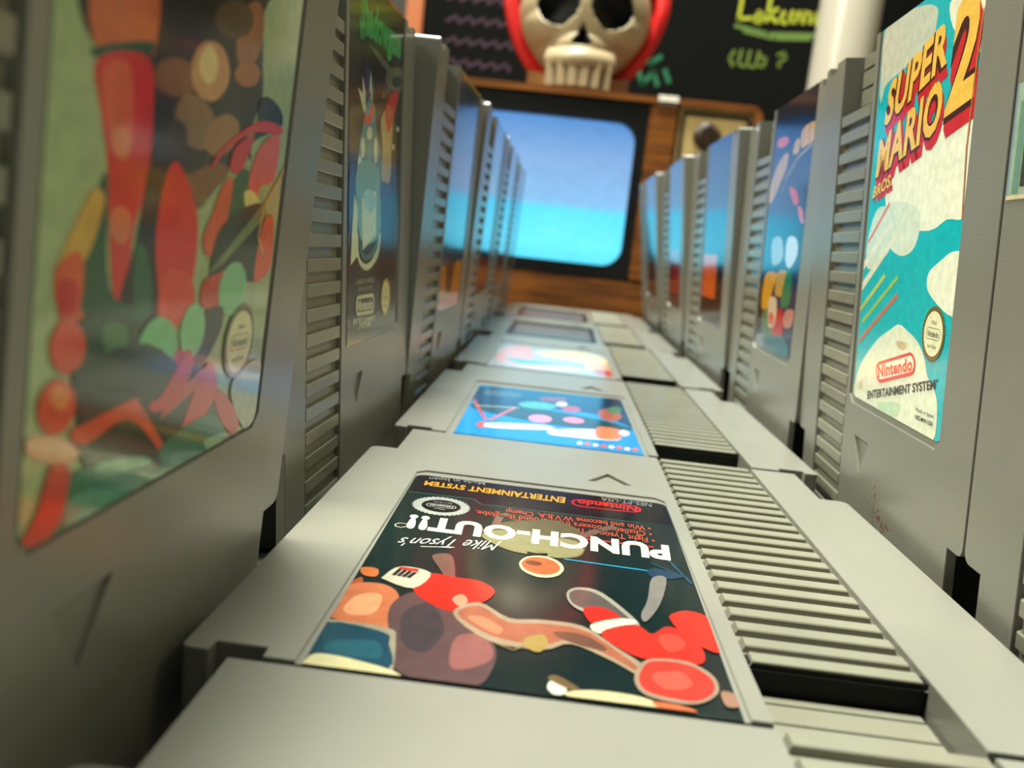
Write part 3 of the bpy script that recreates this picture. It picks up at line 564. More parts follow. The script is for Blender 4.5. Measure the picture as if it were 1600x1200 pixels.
 ('p',(150,110,60),[(86.0,80.3),(85.1,79.5),(83.8,78.9),(82.5,78.4),(81.1,78.2),(79.7,78.1),(78.6,78.2),(77.7,78.6),(77.2,79.0),(77.0,79.7),(77.2,80.3),(77.7,81.0),(78.5,81.7),(79.6,82.4),(80.9,82.8),(82.3,83.2),(83.7,83.3),(84.9,83.2),(85.9,82.9),(86.6,82.4),(86.8,81.8),(86.6,81.0)]),
 ('p',(120,80,40),[(84.5,77.2),(84.9,76.8),(84.7,76.3),(84.0,75.6),(82.9,75.0),(81.4,74.3),(79.8,73.8),(78.1,73.4),(76.5,73.1),(75.1,73.1),(74.0,73.2),(73.2,73.4),(72.9,73.8),(73.1,74.2),(73.6,74.8),(74.6,75.4),(75.8,76.0),(77.4,76.5),(79.0,77.0),(80.7,77.3),(82.3,77.5),(83.6,77.4)]),
 ('p',(160,100,50),[(91.5,89.5),(91.4,89.1),(91.0,88.6),(90.4,88.1),(89.4,87.7),(88.3,87.4),(87.2,87.2),(86.1,87.1),(85.1,87.2),(84.3,87.3),(83.7,87.6),(83.5,88.0),(83.5,88.4),(83.9,88.8),(84.5,89.3),(85.3,89.7),(86.3,90.0),(87.5,90.3),(88.6,90.4),(89.7,90.4),(90.5,90.2),(91.2,89.9)]),
 ('p',(190,140,90),[(82.0,88.1),(82.1,87.1),(81.7,86.1),(80.8,85.2),(79.7,84.5),(78.4,84.0),(77.0,83.8),(75.6,83.8),(74.3,84.1),(73.3,84.6),(72.6,85.3),(72.2,86.1),(72.2,87.0),(72.6,87.9),(73.2,88.7),(74.2,89.4),(75.4,89.9),(76.8,90.2),(78.2,90.3),(79.5,90.1),(80.7,89.6),(81.5,88.9)]),
 ('p',(215,190,130),[(78.8,88.1),(78.8,87.5),(78.7,87.0),(78.3,86.4),(77.8,86.0),(77.2,85.7),(76.5,85.6),(75.8,85.6),(75.1,85.8),(74.6,86.2),(74.2,86.6),(74.0,87.1),(73.9,87.7),(74.1,88.2),(74.4,88.7),(74.9,89.1),(75.5,89.4),(76.2,89.6),(76.9,89.6),(77.5,89.4),(78.1,89.1),(78.5,88.7)]),
 ('s',(190,90,40),[(53.2,89.5),(63.5,92.6),(64.3,86.9),(62.9,85.7),(54.8,84.2)]),
 ('s',(15,70,45),[(54.2,84.6),(63.3,87.1),(63.5,85.9),(59.0,84.7),(54.5,83.7)]),
 ('s',(200,30,15),[(54.6,83.7),(63.0,85.6),(64.9,81.3),(65.1,74.1),(63.4,69.6),(62.5,62.3),(60.8,61.8),(59.0,67.7),(57.6,74.7),(55.8,79.3)]),
 ('s',(205,80,35),[(55.5,83.0),(60.2,84.0),(61.5,76.9),(59.4,75.5),(57.0,78.1)]),
 ('p',(215,120,60),[(61.1,77.4),(61.1,77.0),(61.0,76.6),(60.7,76.3),(60.3,76.0),(59.9,75.8),(59.4,75.8),(58.9,75.8),(58.5,76.0),(58.1,76.3),(57.9,76.6),(57.8,77.0),(57.8,77.4),(57.9,77.8),(58.1,78.2),(58.5,78.4),(58.9,78.6),(59.4,78.7),(59.9,78.6),(60.3,78.5),(60.7,78.2),(61.0,77.8)]),
 ('p',(205,110,60),[(62.8,69.6),(62.8,69.1),(62.6,68.6),(62.3,68.2),(61.8,67.9),(61.3,67.7),(60.7,67.7),(60.1,67.9),(59.6,68.2),(59.2,68.5),(58.8,69.0),(58.7,69.5),(58.7,70.0),(58.8,70.5),(59.1,70.9),(59.6,71.2),(60.1,71.3),(60.7,71.4),(61.3,71.2),(61.8,71.0),(62.3,70.6),(62.6,70.1)]),
 ('s',(8,8,8),[(65.6,77.0),(69.7,77.2),(68.3,71.8),(69.4,62.9),(74.8,59.0),(68.3,57.4),(61.8,61.4),(63.8,67.7)]),
 ('s',(12,75,40),[(57.1,74.1),(57.9,72.4),(59.7,63.4),(65.7,60.4),(65.5,54.3),(55.0,54.7),(54.3,61.3),(55.5,69.4)]),
 ('s',(20,90,55),[(63.8,67.7),(66.6,66.4),(68.4,60.9),(65.2,59.8)]),
 ('s',(205,20,15),[(69.9,76.4),(74.6,74.2),(77.7,70.0),(77.8,64.0),(74.9,58.2),(70.6,60.8),(67.8,69.1)]),
 ('s',(215,60,30),[(70.5,64.6),(76.9,64.1),(78.7,60.2),(73.3,58.4),(70.0,60.1)]),
 ('s',(190,150,50),[(55.5,72.6),(57.5,71.8),(55.8,67.1),(53.1,65.1),(50.7,64.9),(53.0,69.4)]),
 ('s',(205,80,20),[(50.7,65.5),(53.5,67.1),(55.0,65.7),(54.6,61.3),(51.6,62.1)]),
 ('p',(200,70,25),[(56.2,58.6),(56.0,57.7),(55.6,56.9),(55.1,56.3),(54.4,55.9),(53.7,55.8),(52.9,56.0),(52.3,56.4),(51.8,57.0),(51.4,57.8),(51.2,58.6),(51.2,59.5),(51.4,60.4),(51.8,61.1),(52.3,61.7),(52.9,62.1),(53.6,62.2),(54.3,62.1),(55.0,61.8),(55.6,61.2),(56.0,60.4),(56.2,59.5)]),
 ('p',(210,140,60),[(54.3,59.9),(54.3,59.5),(54.2,59.2),(54.0,58.9),(53.7,58.7),(53.4,58.7),(53.0,58.7),(52.7,58.8),(52.4,59.1),(52.1,59.4),(51.9,59.7),(51.8,60.1),(51.8,60.5),(51.9,60.8),(52.1,61.1),(52.4,61.2),(52.7,61.3),(53.0,61.3),(53.4,61.1),(53.7,60.9),(54.0,60.6),(54.2,60.2)]),
 ('s',(185,25,12),[(51.3,64.4),(54.2,64.2),(54.1,61.4),(51.9,61.2)]),
 ('s',(12,25,30),[(92.4,86.5),(95.8,87.3),(100.6,86.2),(100.7,84.0),(91.8,81.2),(91.5,78.7),(90.6,79.8),(92.2,83.6)]),
 ('s',(200,45,45),[(92.2,83.7),(100.6,84.3),(101.3,83.2),(91.5,82.3),(83.9,79.4),(79.6,76.4),(82.1,79.2)]),
 ('s',(195,45,45),[(85.9,79.7),(91.6,81.9),(88.7,77.2),(85.1,76.9)]),
 ('s',(215,90,70),[(93.3,80.1),(98.5,82.8),(101.3,82.3),(100.6,76.9),(95.9,75.7),(94.4,73.0),(91.1,74.5)]),
 ('s',(10,90,50),[(86.9,75.8),(90.8,77.4),(91.0,72.9),(84.9,68.6),(82.8,69.4)]),
 ('s',(215,200,120),[(90.3,74.5),(93.9,74.7),(96.3,72.7),(92.4,71.9)]),
 ('s',(205,80,35),[(83.3,74.8),(86.4,75.8),(84.9,68.6),(81.2,66.3),(79.3,68.5),(81.3,71.6)]),
 ('s',(18,45,25),[(84.5,70.2),(98.0,73.2),(98.7,63.3),(90.7,62.8),(86.3,59.6),(82.3,63.9)]),
 ('s',(215,80,35),[(98.7,71.0),(102.1,71.6),(103.4,64.6),(97.7,62.5),(97.2,66.1)]),
 ('s',(190,60,25),[(85.1,64.2),(92.2,65.3),(91.4,60.1),(81.4,60.0),(80.6,63.2)]),
 ('l',(110,130,80),0.35,[(82.24,64.33),(98.49,73.71)]),
 ('l',(110,130,80),0.35,[(82.94,64.54),(98.64,73.27)]),
 ('l',(110,130,80),0.35,[(83.64,64.76),(98.78,72.83)]),
 ('l',(110,130,80),0.35,[(84.36,64.98),(98.93,72.39)]),
 ('l',(110,130,80),0.35,[(85.08,65.21),(99.07,71.95)]),
 ('l',(190,150,70),0.6,[(104.09,78.59),(98.02,73.24),(96.98,68.79),(99.57,66.55)]),
 ('p',(120,185,130),[(94.6,61.4),(94.2,60.4),(93.5,59.5),(92.4,58.8),(91.2,58.4),(89.9,58.3),(88.6,58.5),(87.4,59.0),(86.5,59.7),(85.8,60.5),(85.4,61.5),(85.4,62.4),(85.8,63.4),(86.4,64.2),(87.3,64.9),(88.5,65.3),(89.8,65.5),(91.1,65.4),(92.3,65.0),(93.4,64.3),(94.1,63.4),(94.6,62.4)]),
 ('s',(8,20,12),[(81.6,59.2),(87.3,59.6),(87.2,56.2),(81.5,51.9),(78.4,54.0)]),
 ('p',(120,190,130),[(82.4,56.9),(82.2,56.0),(81.7,55.2),(81.0,54.6),(80.1,54.2),(79.1,54.1),(78.1,54.3),(77.2,54.7),(76.5,55.4),(76.0,56.2),(75.6,57.1),(75.6,58.0),(75.8,58.8),(76.3,59.6),(76.9,60.2),(77.7,60.6),(78.7,60.7),(79.6,60.6),(80.6,60.2),(81.4,59.6),(82.0,58.8),(82.3,57.9)]),
 ('p',(110,185,125),[(75.1,55.2),(74.7,54.1),(74.0,53.3),(73.0,52.7),(71.7,52.4),(70.4,52.4),(69.1,52.7),(68.0,53.3),(67.1,54.0),(66.4,55.0),(66.1,56.0),(66.1,57.0),(66.4,58.0),(67.1,58.8),(68.0,59.4),(69.1,59.8),(70.3,59.8),(71.6,59.6),(72.9,59.1),(73.9,58.4),(74.7,57.4),(75.1,56.3)]),
 ('s',(20,60,30),[(54.7,60.7),(64.5,59.9),(66.8,54.5),(64.7,51.4),(55.7,53.0)]),
 ('s',(60,110,60),[(59.1,60.0),(63.4,59.3),(63.3,56.0),(60.1,56.7)]),
 ('s',(190,35,30),[(75.5,55.5),(79.4,53.5),(76.9,49.1),(70.5,49.9),(73.0,52.5)]),
 ('s',(14,45,24),[(55.7,56.1),(68.2,57.1),(80.5,51.0),(91.4,44.6),(88.0,38.5),(73.3,39.6),(58.4,45.5),(55.7,51.4)]),
 ('s',(25,110,75),[(54.6,45.8),(62.6,45.2),(72.9,41.6),(87.3,41.3),(88.0,38.5),(54.2,40.0),(54.3,43.7)]),
 ('s',(40,140,110),[(56.2,43.5),(66.2,41.3),(66.0,38.4),(56.0,40.1)]),
 ('p',(205,60,20),[(56.2,58.0),(56.0,57.3),(55.7,56.7),(55.1,56.3),(54.4,56.1),(53.6,56.0),(52.8,56.2),(52.1,56.5),(51.4,57.0),(51.0,57.6),(50.7,58.3),(50.6,58.9),(50.7,59.5),(51.0,60.1),(51.5,60.5),(52.2,60.8),(52.9,60.9),(53.7,60.7),(54.5,60.4),(55.2,60.0),(55.7,59.4),(56.1,58.7)]),
 ('p',(205,70,25),[(55.2,52.2),(55.0,51.6),(54.5,51.0),(53.9,50.6),(53.1,50.5),(52.2,50.5),(51.4,50.8),(50.7,51.3),(50.1,51.8),(49.7,52.5),(49.5,53.2),(49.5,53.9),(49.7,54.6),(50.1,55.1),(50.7,55.5),(51.5,55.7),(52.3,55.7),(53.1,55.5),(53.8,55.0),(54.5,54.5),(55.0,53.8),(55.2,53.0)]),
 ('p',(215,130,60),[(54.2,53.6),(54.2,53.3),(54.0,53.0),(53.8,52.8),(53.5,52.6),(53.1,52.6),(52.7,52.7),(52.3,52.9),(51.9,53.1),(51.6,53.5),(51.4,53.8),(51.3,54.2),(51.3,54.5),(51.4,54.8),(51.7,55.0),(52.0,55.1),(52.4,55.2),(52.8,55.1),(53.2,54.9),(53.6,54.7),(53.9,54.4),(54.1,54.0)]),
 ('p',(205,150,110),[(56.5,47.6),(56.2,47.3),(55.6,47.1),(54.7,47.2),(53.5,47.4),(52.3,47.7),(51.1,48.2),(50.0,48.7),(49.0,49.2),(48.4,49.8),(48.0,50.2),(47.9,50.6),(48.1,50.9),(48.6,51.1),(49.4,51.1),(50.4,50.9),(51.5,50.6),(52.7,50.2),(53.9,49.7),(55.0,49.2),(55.8,48.6),(56.3,48.0)]),
 ('s',(205,70,25),[(54.7,50.2),(57.7,50.6),(66.0,51.3),(67.8,50.3),(74.1,44.4),(73.4,43.7),(65.6,49.3),(57.4,48.4)]),
 ('s',(180,60,35),[(82.4,52.2),(84.9,50.8),(74.3,48.0),(73.3,48.6)]),
 ('s',(195,60,25),[(52.1,47.6),(55.2,46.4),(54.0,41.6),(50.3,39.8),(48.1,41.2),(50.4,43.5)]),
 ('s',(195,55,30),[(84.4,52.8),(88.4,48.7),(84.1,45.0),(80.3,42.9),(78.8,40.4),(77.0,41.8),(79.4,47.0)]),
 ('s',(190,40,30),[(87.6,47.4),(90.5,47.9),(97.1,42.8),(96.4,40.5),(91.8,42.9)]),
 ('s',(190,30,30),[(72.8,50.9),(77.6,55.1),(80.0,53.4),(76.9,49.3),(71.5,48.8),(69.5,50.0)]),
 ('p',(110,160,130),[(71.6,43.1),(71.5,42.8),(70.7,42.7),(69.5,42.8),(68.0,43.0),(66.2,43.2),(64.4,43.6),(62.8,44.0),(61.3,44.4),(60.2,44.8),(59.5,45.2),(59.1,45.4),(59.3,45.6),(59.8,45.7),(60.8,45.7),(62.1,45.6),(63.7,45.4),(65.5,45.1),(67.3,44.7),(68.9,44.3),(70.3,43.8),(71.2,43.4)]),
 ('s',(150,165,140),[(95.1,49.8),(103.7,50.2),(105.1,40.0),(99.9,40.6),(93.3,46.8)]),
 ('s',(30,110,80),[(73.3,44.2),(86.2,45.6),(92.3,41.2),(77.9,40.2)]),
 ('s',(120,180,150),[(86.0,42.1),(92.1,41.7),(91.2,40.3),(87.5,40.4)]),
 ('seal','gold2',(94.26,54.36),8.0),
],
'R1': [
 ('base',(14,38,72),[(48.91,41.83),(103.55,41.61),(104.4,133),(48.2,133)]),
 ('s',(30,32,42),[(44.1,134.2),(80.2,132.9),(106.1,132.2),(107.0,123.3),(83.2,125.7),(53.5,127.9)]),
 ('p',(190,90,100),[(69.4,119.8),(70.5,119.2),(70.9,118.7),(70.6,118.2),(69.6,117.7),(68.0,117.4),(65.9,117.2),(63.4,117.1),(60.8,117.2),(58.2,117.5),(55.9,117.9),(54.1,118.4),(52.9,118.9),(52.4,119.5),(52.7,120.1),(53.8,120.5),(55.6,120.9),(57.8,121.0),(60.4,121.1),(63.0,120.9),(65.5,120.7),(67.7,120.2)]),
 ('s',(190,150,80),[(89.3,120.2),(104.7,120.7),(105.4,115.4),(95.5,114.0),(89.5,114.3)]),
 ('s',(175,145,90),[(80.6,116.9),(86.7,117.4),(87.0,113.0),(79.0,113.0)]),
 ('s',(170,140,95),[(58.8,111.7),(71.9,114.2),(70.9,108.4),(61.3,101.9),(51.9,97.1),(46.0,101.1)]),
 ('l',(60,50,40),0.5,[(92.05,119.07),(91.56,114.87)]),
 ('l',(60,50,40),0.5,[(97.5,119.88),(98.7,115.18)]),
 ('l',(60,50,40),0.5,[(65.62,112.77),(65.78,104.23)]),
 ('l',(60,50,40),0.5,[(56.95,107.51),(56.27,100.51)]),
 ('l',(120,115,90),0.8,[(105.56,113.62),(89.31,111.2),(75.65,105.58),(67.71,99.82)]),
 ('l',(140,140,120),0.5,[(103.98,114.18),(84.8,110.86),(70.89,104.7)]),
 ('s',(185,60,70),[(79.2,101.1),(87.7,100.2),(94.1,95.8),(88.3,94.9)]),
 ('s',(190,90,110),[(93.4,93.9),(99.9,92.8),(103.3,88.1),(98.5,89.0)]),
 ('s',(190,195,210),[(84.6,83.4),(97.0,82.9),(99.4,77.3),(91.0,72.8),(84.3,75.8)]),
 ('s',(150,160,180),[(61.6,82.7),(75.3,83.5),(80.4,76.2),(65.7,73.6)]),
 ('p',(10,8,10),[(40.6,69.4),(54.4,69.8),(57.4,48.8),(44.1,46.5)]),
 ('s',(205,145,25),[(55.8,69.4),(74.2,70.4),(69.7,64.6),(64.7,57.0),(54.6,57.2)]),
 ('s',(180,140,60),[(75.0,70.9),(89.8,71.4),(89.5,63.7),(74.6,62.9)]),
 ('s',(15,110,75),[(88.0,71.3),(95.2,71.1),(96.2,60.5),(83.8,59.7)]),
 ('s',(70,110,70),[(58.6,56.0),(77.8,55.5),(76.8,48.8),(60.4,47.1)]),
 ('s',(205,180,150),[(65.3,60.4),(77.3,61.2),(79.1,52.8),(69.8,50.5)]),
 ('p',(200,90,60),[(76.9,54.0),(77.0,53.4),(76.8,52.7),(76.2,52.2),(75.3,51.7),(74.2,51.4),(73.0,51.3),(71.7,51.4),(70.5,51.7),(69.4,52.1),(68.6,52.6),(68.1,53.3),(68.0,54.0),(68.3,54.6),(68.9,55.2),(69.8,55.6),(70.9,55.9),(72.2,56.0),(73.4,55.9),(74.6,55.6),(75.7,55.2),(76.4,54.7)]),
 ('s',(175,18,30),[(80.9,57.6),(89.0,57.3),(90.8,50.2),(85.2,45.7),(74.5,47.1),(77.8,51.3)]),
 ('s',(180,120,110),[(92.0,58.0),(103.0,58.8),(101.9,53.5),(91.6,52.5)]),
 ('s',(110,130,140),[(49.8,45.0),(62.8,46.9),(67.1,42.4),(53.9,41.3)]),
 ('s',(30,95,110),[(63.2,45.9),(92.3,49.0),(101.9,43.3),(74.3,40.8)]),
],
'B': [
 ('base',(8,125,185),[(49.15,45.15),(103.33,48.68),(102.97,131.99),(48.73,131.93)]),
 ('s',(8,40,70),[(104.2,53.0),(75.7,44.3),(47.6,41.7),(46.3,97.6),(58.8,81.4),(80.3,81.5),(101.4,85.9)]),
 ('s',(20,60,60),[(101.4,85.9),(81.9,82.5),(59.2,89.7),(48.8,98.9),(59.9,105.0),(75.0,106.3),(98.7,97.0)]),
 ('s',(70,75,80),[(99.6,59.5),(88.1,57.0),(87.7,65.3),(98.9,67.8)]),
 ('s',(120,40,60),[(79.1,59.7),(70.2,56.4),(72.0,64.9),(78.9,66.9)]),
 ('p',(70,150,140),[(73.7,75.5),(74.0,77.5),(74.8,79.4),(76.0,81.1),(77.6,82.4),(79.4,83.4),(81.2,83.8),(83.0,83.8),(84.6,83.1),(85.8,82.1),(86.7,80.6),(87.0,78.8),(86.8,76.8),(86.1,74.9),(84.9,73.1),(83.3,71.7),(81.4,70.6),(79.5,70.2),(77.6,70.2),(76.0,70.9),(74.7,72.1),(73.9,73.7)]),
 ('p',(160,60,70),[(65.3,75.8),(65.4,77.3),(65.9,78.8),(66.5,80.0),(67.4,81.0),(68.3,81.7),(69.2,81.9),(70.1,81.7),(70.9,81.1),(71.5,80.1),(71.9,78.9),(72.0,77.4),(71.8,75.9),(71.4,74.4),(70.7,73.0),(69.9,72.0),(69.0,71.3),(68.0,71.1),(67.1,71.3),(66.3,71.9),(65.7,72.9),(65.3,74.3)]),
 ('p',(150,80,60),[(51.4,80.6),(51.9,83.6),(52.6,86.2),(53.6,88.2),(54.6,89.5),(55.8,89.9),(56.9,89.6),(57.9,88.5),(58.7,86.6),(59.2,84.1),(59.5,81.2),(59.4,78.1),(59.0,75.0),(58.3,72.2),(57.3,70.0),(56.2,68.5),(55.0,68.0),(53.8,68.4),(52.7,69.7),(51.9,71.8),(51.4,74.5),(51.2,77.5)]),
 ('p',(60,110,80),[(50.4,67.7),(50.7,69.8),(51.1,71.7),(51.7,73.5),(52.4,74.9),(53.1,75.9),(53.9,76.3),(54.6,76.2),(55.1,75.5),(55.5,74.4),(55.7,72.8),(55.7,71.0),(55.5,68.9),(55.1,66.9),(54.5,65.1),(53.8,63.6),(53.0,62.5),(52.3,62.1),(51.5,62.2),(51.0,62.9),(50.6,64.1),(50.4,65.8)]),
 ('p',(180,180,170),[(69.8,68.3),(69.9,69.6),(70.2,71.0),(70.6,72.2),(71.1,73.2),(71.7,74.0),(72.3,74.3),(72.9,74.3),(73.4,73.9),(73.8,73.2),(74.0,72.2),(74.1,71.0),(74.0,69.6),(73.8,68.2),(73.4,67.0),(72.9,65.9),(72.3,65.1),(71.7,64.8),(71.1,64.8),(70.5,65.2),(70.1,65.9),(69.9,67.0)]),
 ('l',(190,60,60),1.0,[(102.47,79.77),(98.74,97.03),(95.58,110.64)]),
 ('l',(190,90,90),1.2,[(87.91,86.23),(94.51,110.03)]),
 ('l',(205,205,190),0.8,[(101.02,90.04),(86.73,85.5)]),
 ('p',(205,130,150),[(75.1,98.3),(75.3,100.0),(75.7,101.7),(76.5,103.2),(77.4,104.3),(78.4,105.0),(79.5,105.2),(80.5,105.0),(81.4,104.3),(82.2,103.2),(82.6,101.7),(82.8,100.1),(82.7,98.3),(82.3,96.6),(81.6,95.1),(80.7,93.9),(79.6,93.1),(78.5,92.9),(77.4,93.1),(76.5,93.9),(75.7,95.1),(75.3,96.6)]),
 ('p',(205,120,140),[(64.6,95.4),(64.8,96.7),(65.2,97.9),(65.9,99.0),(66.8,99.7),(67.7,100.1),(68.7,100.2),(69.7,99.9),(70.5,99.2),(71.1,98.3),(71.5,97.1),(71.6,95.8),(71.4,94.5),(71.0,93.2),(70.3,92.1),(69.4,91.3),(68.4,90.9),(67.4,90.8),(66.4,91.2),(65.6,91.9),(65.0,92.9),(64.6,94.1)]),
 ('p',(195,80,60),[(94.1,117.7),(94.1,118.9),(94.3,119.9),(94.6,120.8),(95.0,121.5),(95.4,121.8),(96.0,121.9),(96.5,121.7),(97.0,121.1),(97.4,120.3),(97.7,119.3),(97.8,118.2),(97.9,117.1),(97.7,116.0),(97.4,115.1),(97.0,114.4),(96.5,114.0),(96.0,113.9),(95.5,114.2),(95.0,114.8),(94.6,115.6),(94.3,116.6)]),
 ('s',(205,205,220),[(94.1,114.1),(79.5,108.8),(75.0,109.8),(75.7,114.3),(93.6,120.7)]),
 ('s',(205,200,215),[(75.0,113.3),(59.9,105.0),(54.0,107.0),(55.0,117.5),(63.4,120.3),(70.6,120.9),(75.6,120.3)]),
 ('s',(205,110,70),[(60.5,101.8),(52.9,103.0),(54.6,115.7),(61.2,117.5)]),
 ('p',(205,190,200),[(50.7,106.7),(50.9,107.9),(51.2,108.9),(51.6,109.7),(52.1,110.3),(52.6,110.5),(53.1,110.3),(53.5,109.9),(53.9,109.1),(54.1,108.1),(54.2,106.9),(54.1,105.7),(53.9,104.5),(53.6,103.4),(53.2,102.5),(52.7,102.0),(52.2,101.8),(51.7,101.9),(51.2,102.4),(50.9,103.2),(50.7,104.3),(50.6,105.4)]),
 ('p',(190,190,220),[(65.9,127.2),(66.0,127.8),(66.1,128.3),(66.3,128.8),(66.5,129.2),(66.8,129.4),(67.0,129.4),(67.3,129.3),(67.5,129.0),(67.6,128.5),(67.7,128.0),(67.7,127.4),(67.7,126.8),(67.5,126.2),(67.3,125.7),(67.1,125.4),(66.9,125.1),(66.6,125.1),(66.4,125.3),(66.1,125.6),(66.0,126.0),(65.9,126.6)]),
 ('p',(205,90,80),[(63.6,127.2),(63.7,127.8),(63.8,128.4),(64.0,128.8),(64.2,129.2),(64.5,129.4),(64.8,129.4),(65.0,129.3),(65.2,129.0),(65.3,128.6),(65.4,128.0),(65.4,127.4),(65.4,126.8),(65.2,126.2),(65.0,125.8),(64.8,125.4),(64.5,125.2),(64.3,125.1),(64.0,125.3),(63.8,125.6),(63.7,126.0),(63.6,126.6)]),
 ('p',(190,190,220),[(61.3,127.2),(61.4,127.8),(61.5,128.4),(61.7,128.9),(62.0,129.2),(62.2,129.4),(62.5,129.5),(62.7,129.3),(62.9,129.0),(63.1,128.6),(63.1,128.1),(63.1,127.5),(63.1,126.9),(62.9,126.3),(62.7,125.8),(62.5,125.4),(62.2,125.2),(62.0,125.2),(61.7,125.3),(61.5,125.6),(61.4,126.1),(61.3,126.6)]),
 ('p',(205,90,80),[(59.0,127.3),(59.1,127.9),(59.3,128.4),(59.5,128.9),(59.7,129.3),(60.0,129.5),(60.2,129.5),(60.4,129.4),(60.6,129.1),(60.8,128.6),(60.8,128.1),(60.8,127.5),(60.8,126.9),(60.6,126.3),(60.4,125.8),(60.2,125.5),(59.9,125.3),(59.7,125.2),(59.4,125.4),(59.2,125.7),(59.1,126.1),(59.0,126.7)]),
 ('p',(190,190,220),[(56.7,127.3),(56.8,127.9),(57.0,128.5),(57.2,128.9),(57.4,129.3),(57.7,129.5),(57.9,129.5),(58.2,129.4),(58.4,129.1),(58.5,128.7),(58.6,128.1),(58.6,127.5),(58.5,126.9),(58.3,126.3),(58.1,125.9),(57.9,125.5),(57.6,125.3),(57.3,125.3),(57.1,125.4),(56.9,125.7),(56.8,126.1),(56.7,126.7)]),
 ('p',(205,90,80),[(54.5,127.3),(54.5,127.9),(54.7,128.5),(54.9,129.0),(55.2,129.3),(55.4,129.5),(55.7,129.6),(55.9,129.4),(56.1,129.1),(56.2,128.7),(56.3,128.2),(56.3,127.6),(56.2,127.0),(56.0,126.4),(55.8,125.9),(55.6,125.5),(55.3,125.3),(55.0,125.3),(54.8,125.4),(54.6,125.7),(54.5,126.2),(54.4,126.7)]),
 ('p',(190,190,220),[(52.2,127.4),(52.3,128.0),(52.4,128.5),(52.6,129.0),(52.9,129.4),(53.2,129.6),(53.4,129.6),(53.6,129.5),(53.8,129.2),(54.0,128.7),(54.0,128.2),(54.0,127.6),(53.9,127.0),(53.7,126.4),(53.5,125.9),(53.3,125.6),(53.0,125.4),(52.7,125.3),(52.5,125.5),(52.3,125.8),(52.2,126.2),(52.1,126.8)]),
 ('p',(205,90,80),[(49.9,127.4),(50.0,128.0),(50.2,128.6),(50.4,129.0),(50.6,129.4),(50.9,129.6),(51.2,129.6),(51.4,129.5),(51.6,129.2),(51.7,128.8),(51.7,128.2),(51.7,127.6),(51.6,127.0),(51.4,126.4),(51.2,126.0),(51.0,125.6),(50.7,125.4),(50.4,125.4),(50.2,125.5),(50.0,125.8),(49.9,126.2),(49.9,126.8)]),
],
'F2': [
 ('base',(165,150,140),[(48.4,41),(104.2,41),(104.2,133),(48.4,133)]),
 ('s',(215,130,110),[(102.0,114.0),(101.9,66.6),(90.0,49.6),(85.9,91.2),(91.5,121.6)]),
 ('s',(225,200,120),[(84.3,65.6),(63.9,46.6),(48.0,67.4),(49.4,95.1),(66.9,88.2),(81.4,82.5)]),
 ('s',(215,150,90),[(59.9,95.4),(47.7,85.2),(47.9,109.9),(58.2,114.2)]),
 ('s',(190,60,40),[(55.8,109.9),(47.8,108.3),(48.2,125.0),(55.2,123.1)]),
 ('s',(110,140,130),[(99.3,104.7),(87.9,101.8),(69.4,111.4),(87.0,121.9)]),
 ('s',(215,170,170),[(91.5,121.6),(69.4,111.4),(58.3,118.1),(86.7,129.3)]),
],
'L2': [
 ('base',(60,85,110),[(48.4,41),(104.2,41),(104.2,133),(48.4,133)]),
 ('p',(190,160,30),[(48.4,131.2),(104.2,131.2),(104.2,133),(48.4,133)]),
 ('p',(195,125,20),[(49.2,58.7),(108.9,61.5),(109.3,42.8),(56.3,38.5)]),
 ('p',(30,15,10),[(60.0,60.9),(84.2,60.5),(77.9,44.7),(65.6,48.0)]),
 ('p',(205,120,90),[(51.3,46.3),(105.8,47.3),(103.7,39.7),(54.7,38.6)]),
 ('p',(120,70,70),[(48.4,100),(75,105),(104,98),(104,90),(48.4,92)]),
],
'L3': [
 ('base',(28,34,60),[(48.4,41),(104.2,41),(104.2,133),(48.4,133)]),
 ('p',(200,180,30),[(60,104),(80,106),(80,96),(60,96)]),
 ('p',(40,50,150),[(60,96),(85,96),(85,88),(60,88)]),
 ('p',(150,60,20),[(50,62),(100,60),(100,45),(50,45)]),
],
'R2': [
 ('base',(30,42,70),[(48.4,41),(104.2,41),(104.2,133),(48.4,133)]),
 ('p',(205,85,20),[(50,76),(86,76),(86,54),(50,54)]),
 ('p',(20,10,8),[(50,54),(104,54),(104,42),(50,42)]),
 ('p',(25,15,12),[(86,76),(104,76),(104,54),(86,54)]),
],
'R3': [
 ('base',(26,30,50),[(48.4,41),(104.2,41),(104.2,133),(48.4,133)]),
 ('p',(170,25,35),[(52,78),(98,78),(98,50),(52,50)]),
 ('p',(60,20,20),[(60,70),(75,70),(70,52),(62,52)]),
],
'R4': [
 ('base',(22,26,44),[(48.4,41),(104.2,41),(104.2,133),(48.4,133)]),
 ('p',(90,45,30),[(52,70),(98,70),(98,50),(52,50)]),
],
'L4': [
 ('base',(35,30,32),[(48.4,41),(104.2,41),(104.2,133),(48.4,133)]),
 ('p',(150,60,40),[(52,74),(98,74),(98,52),(52,52)]),
],
'L5': [
 ('base',(40,34,30),[(48.4,41),(104.2,41),(104.2,133),(48.4,133)]),
 ('p',(120,60,30),[(52,70),(98,70),(98,50),(52,50)]),
],
'F3': [
 ('base',(50,58,66),[(48.4,41),(104.2,41),(104.2,133),(48.4,133)]),
 ('p',(120,130,135),[(52,124),(100,124),(100,60),(52,60)]),
 ('p',(26,14,16),[(50,133),(102,133),(102,126),(50,126)]),
],
'F4': [
 ('base',(46,56,66),[(48.4,41),(104.2,41),(104.2,133),(48.4,133)]),
 ('p',(120,130,140),[(52,124),(100,124),(100,60),(52,60)]),
 ('p',(30,12,12),[(50,133),(102,133),(102,125),(50,125)]),
],
}

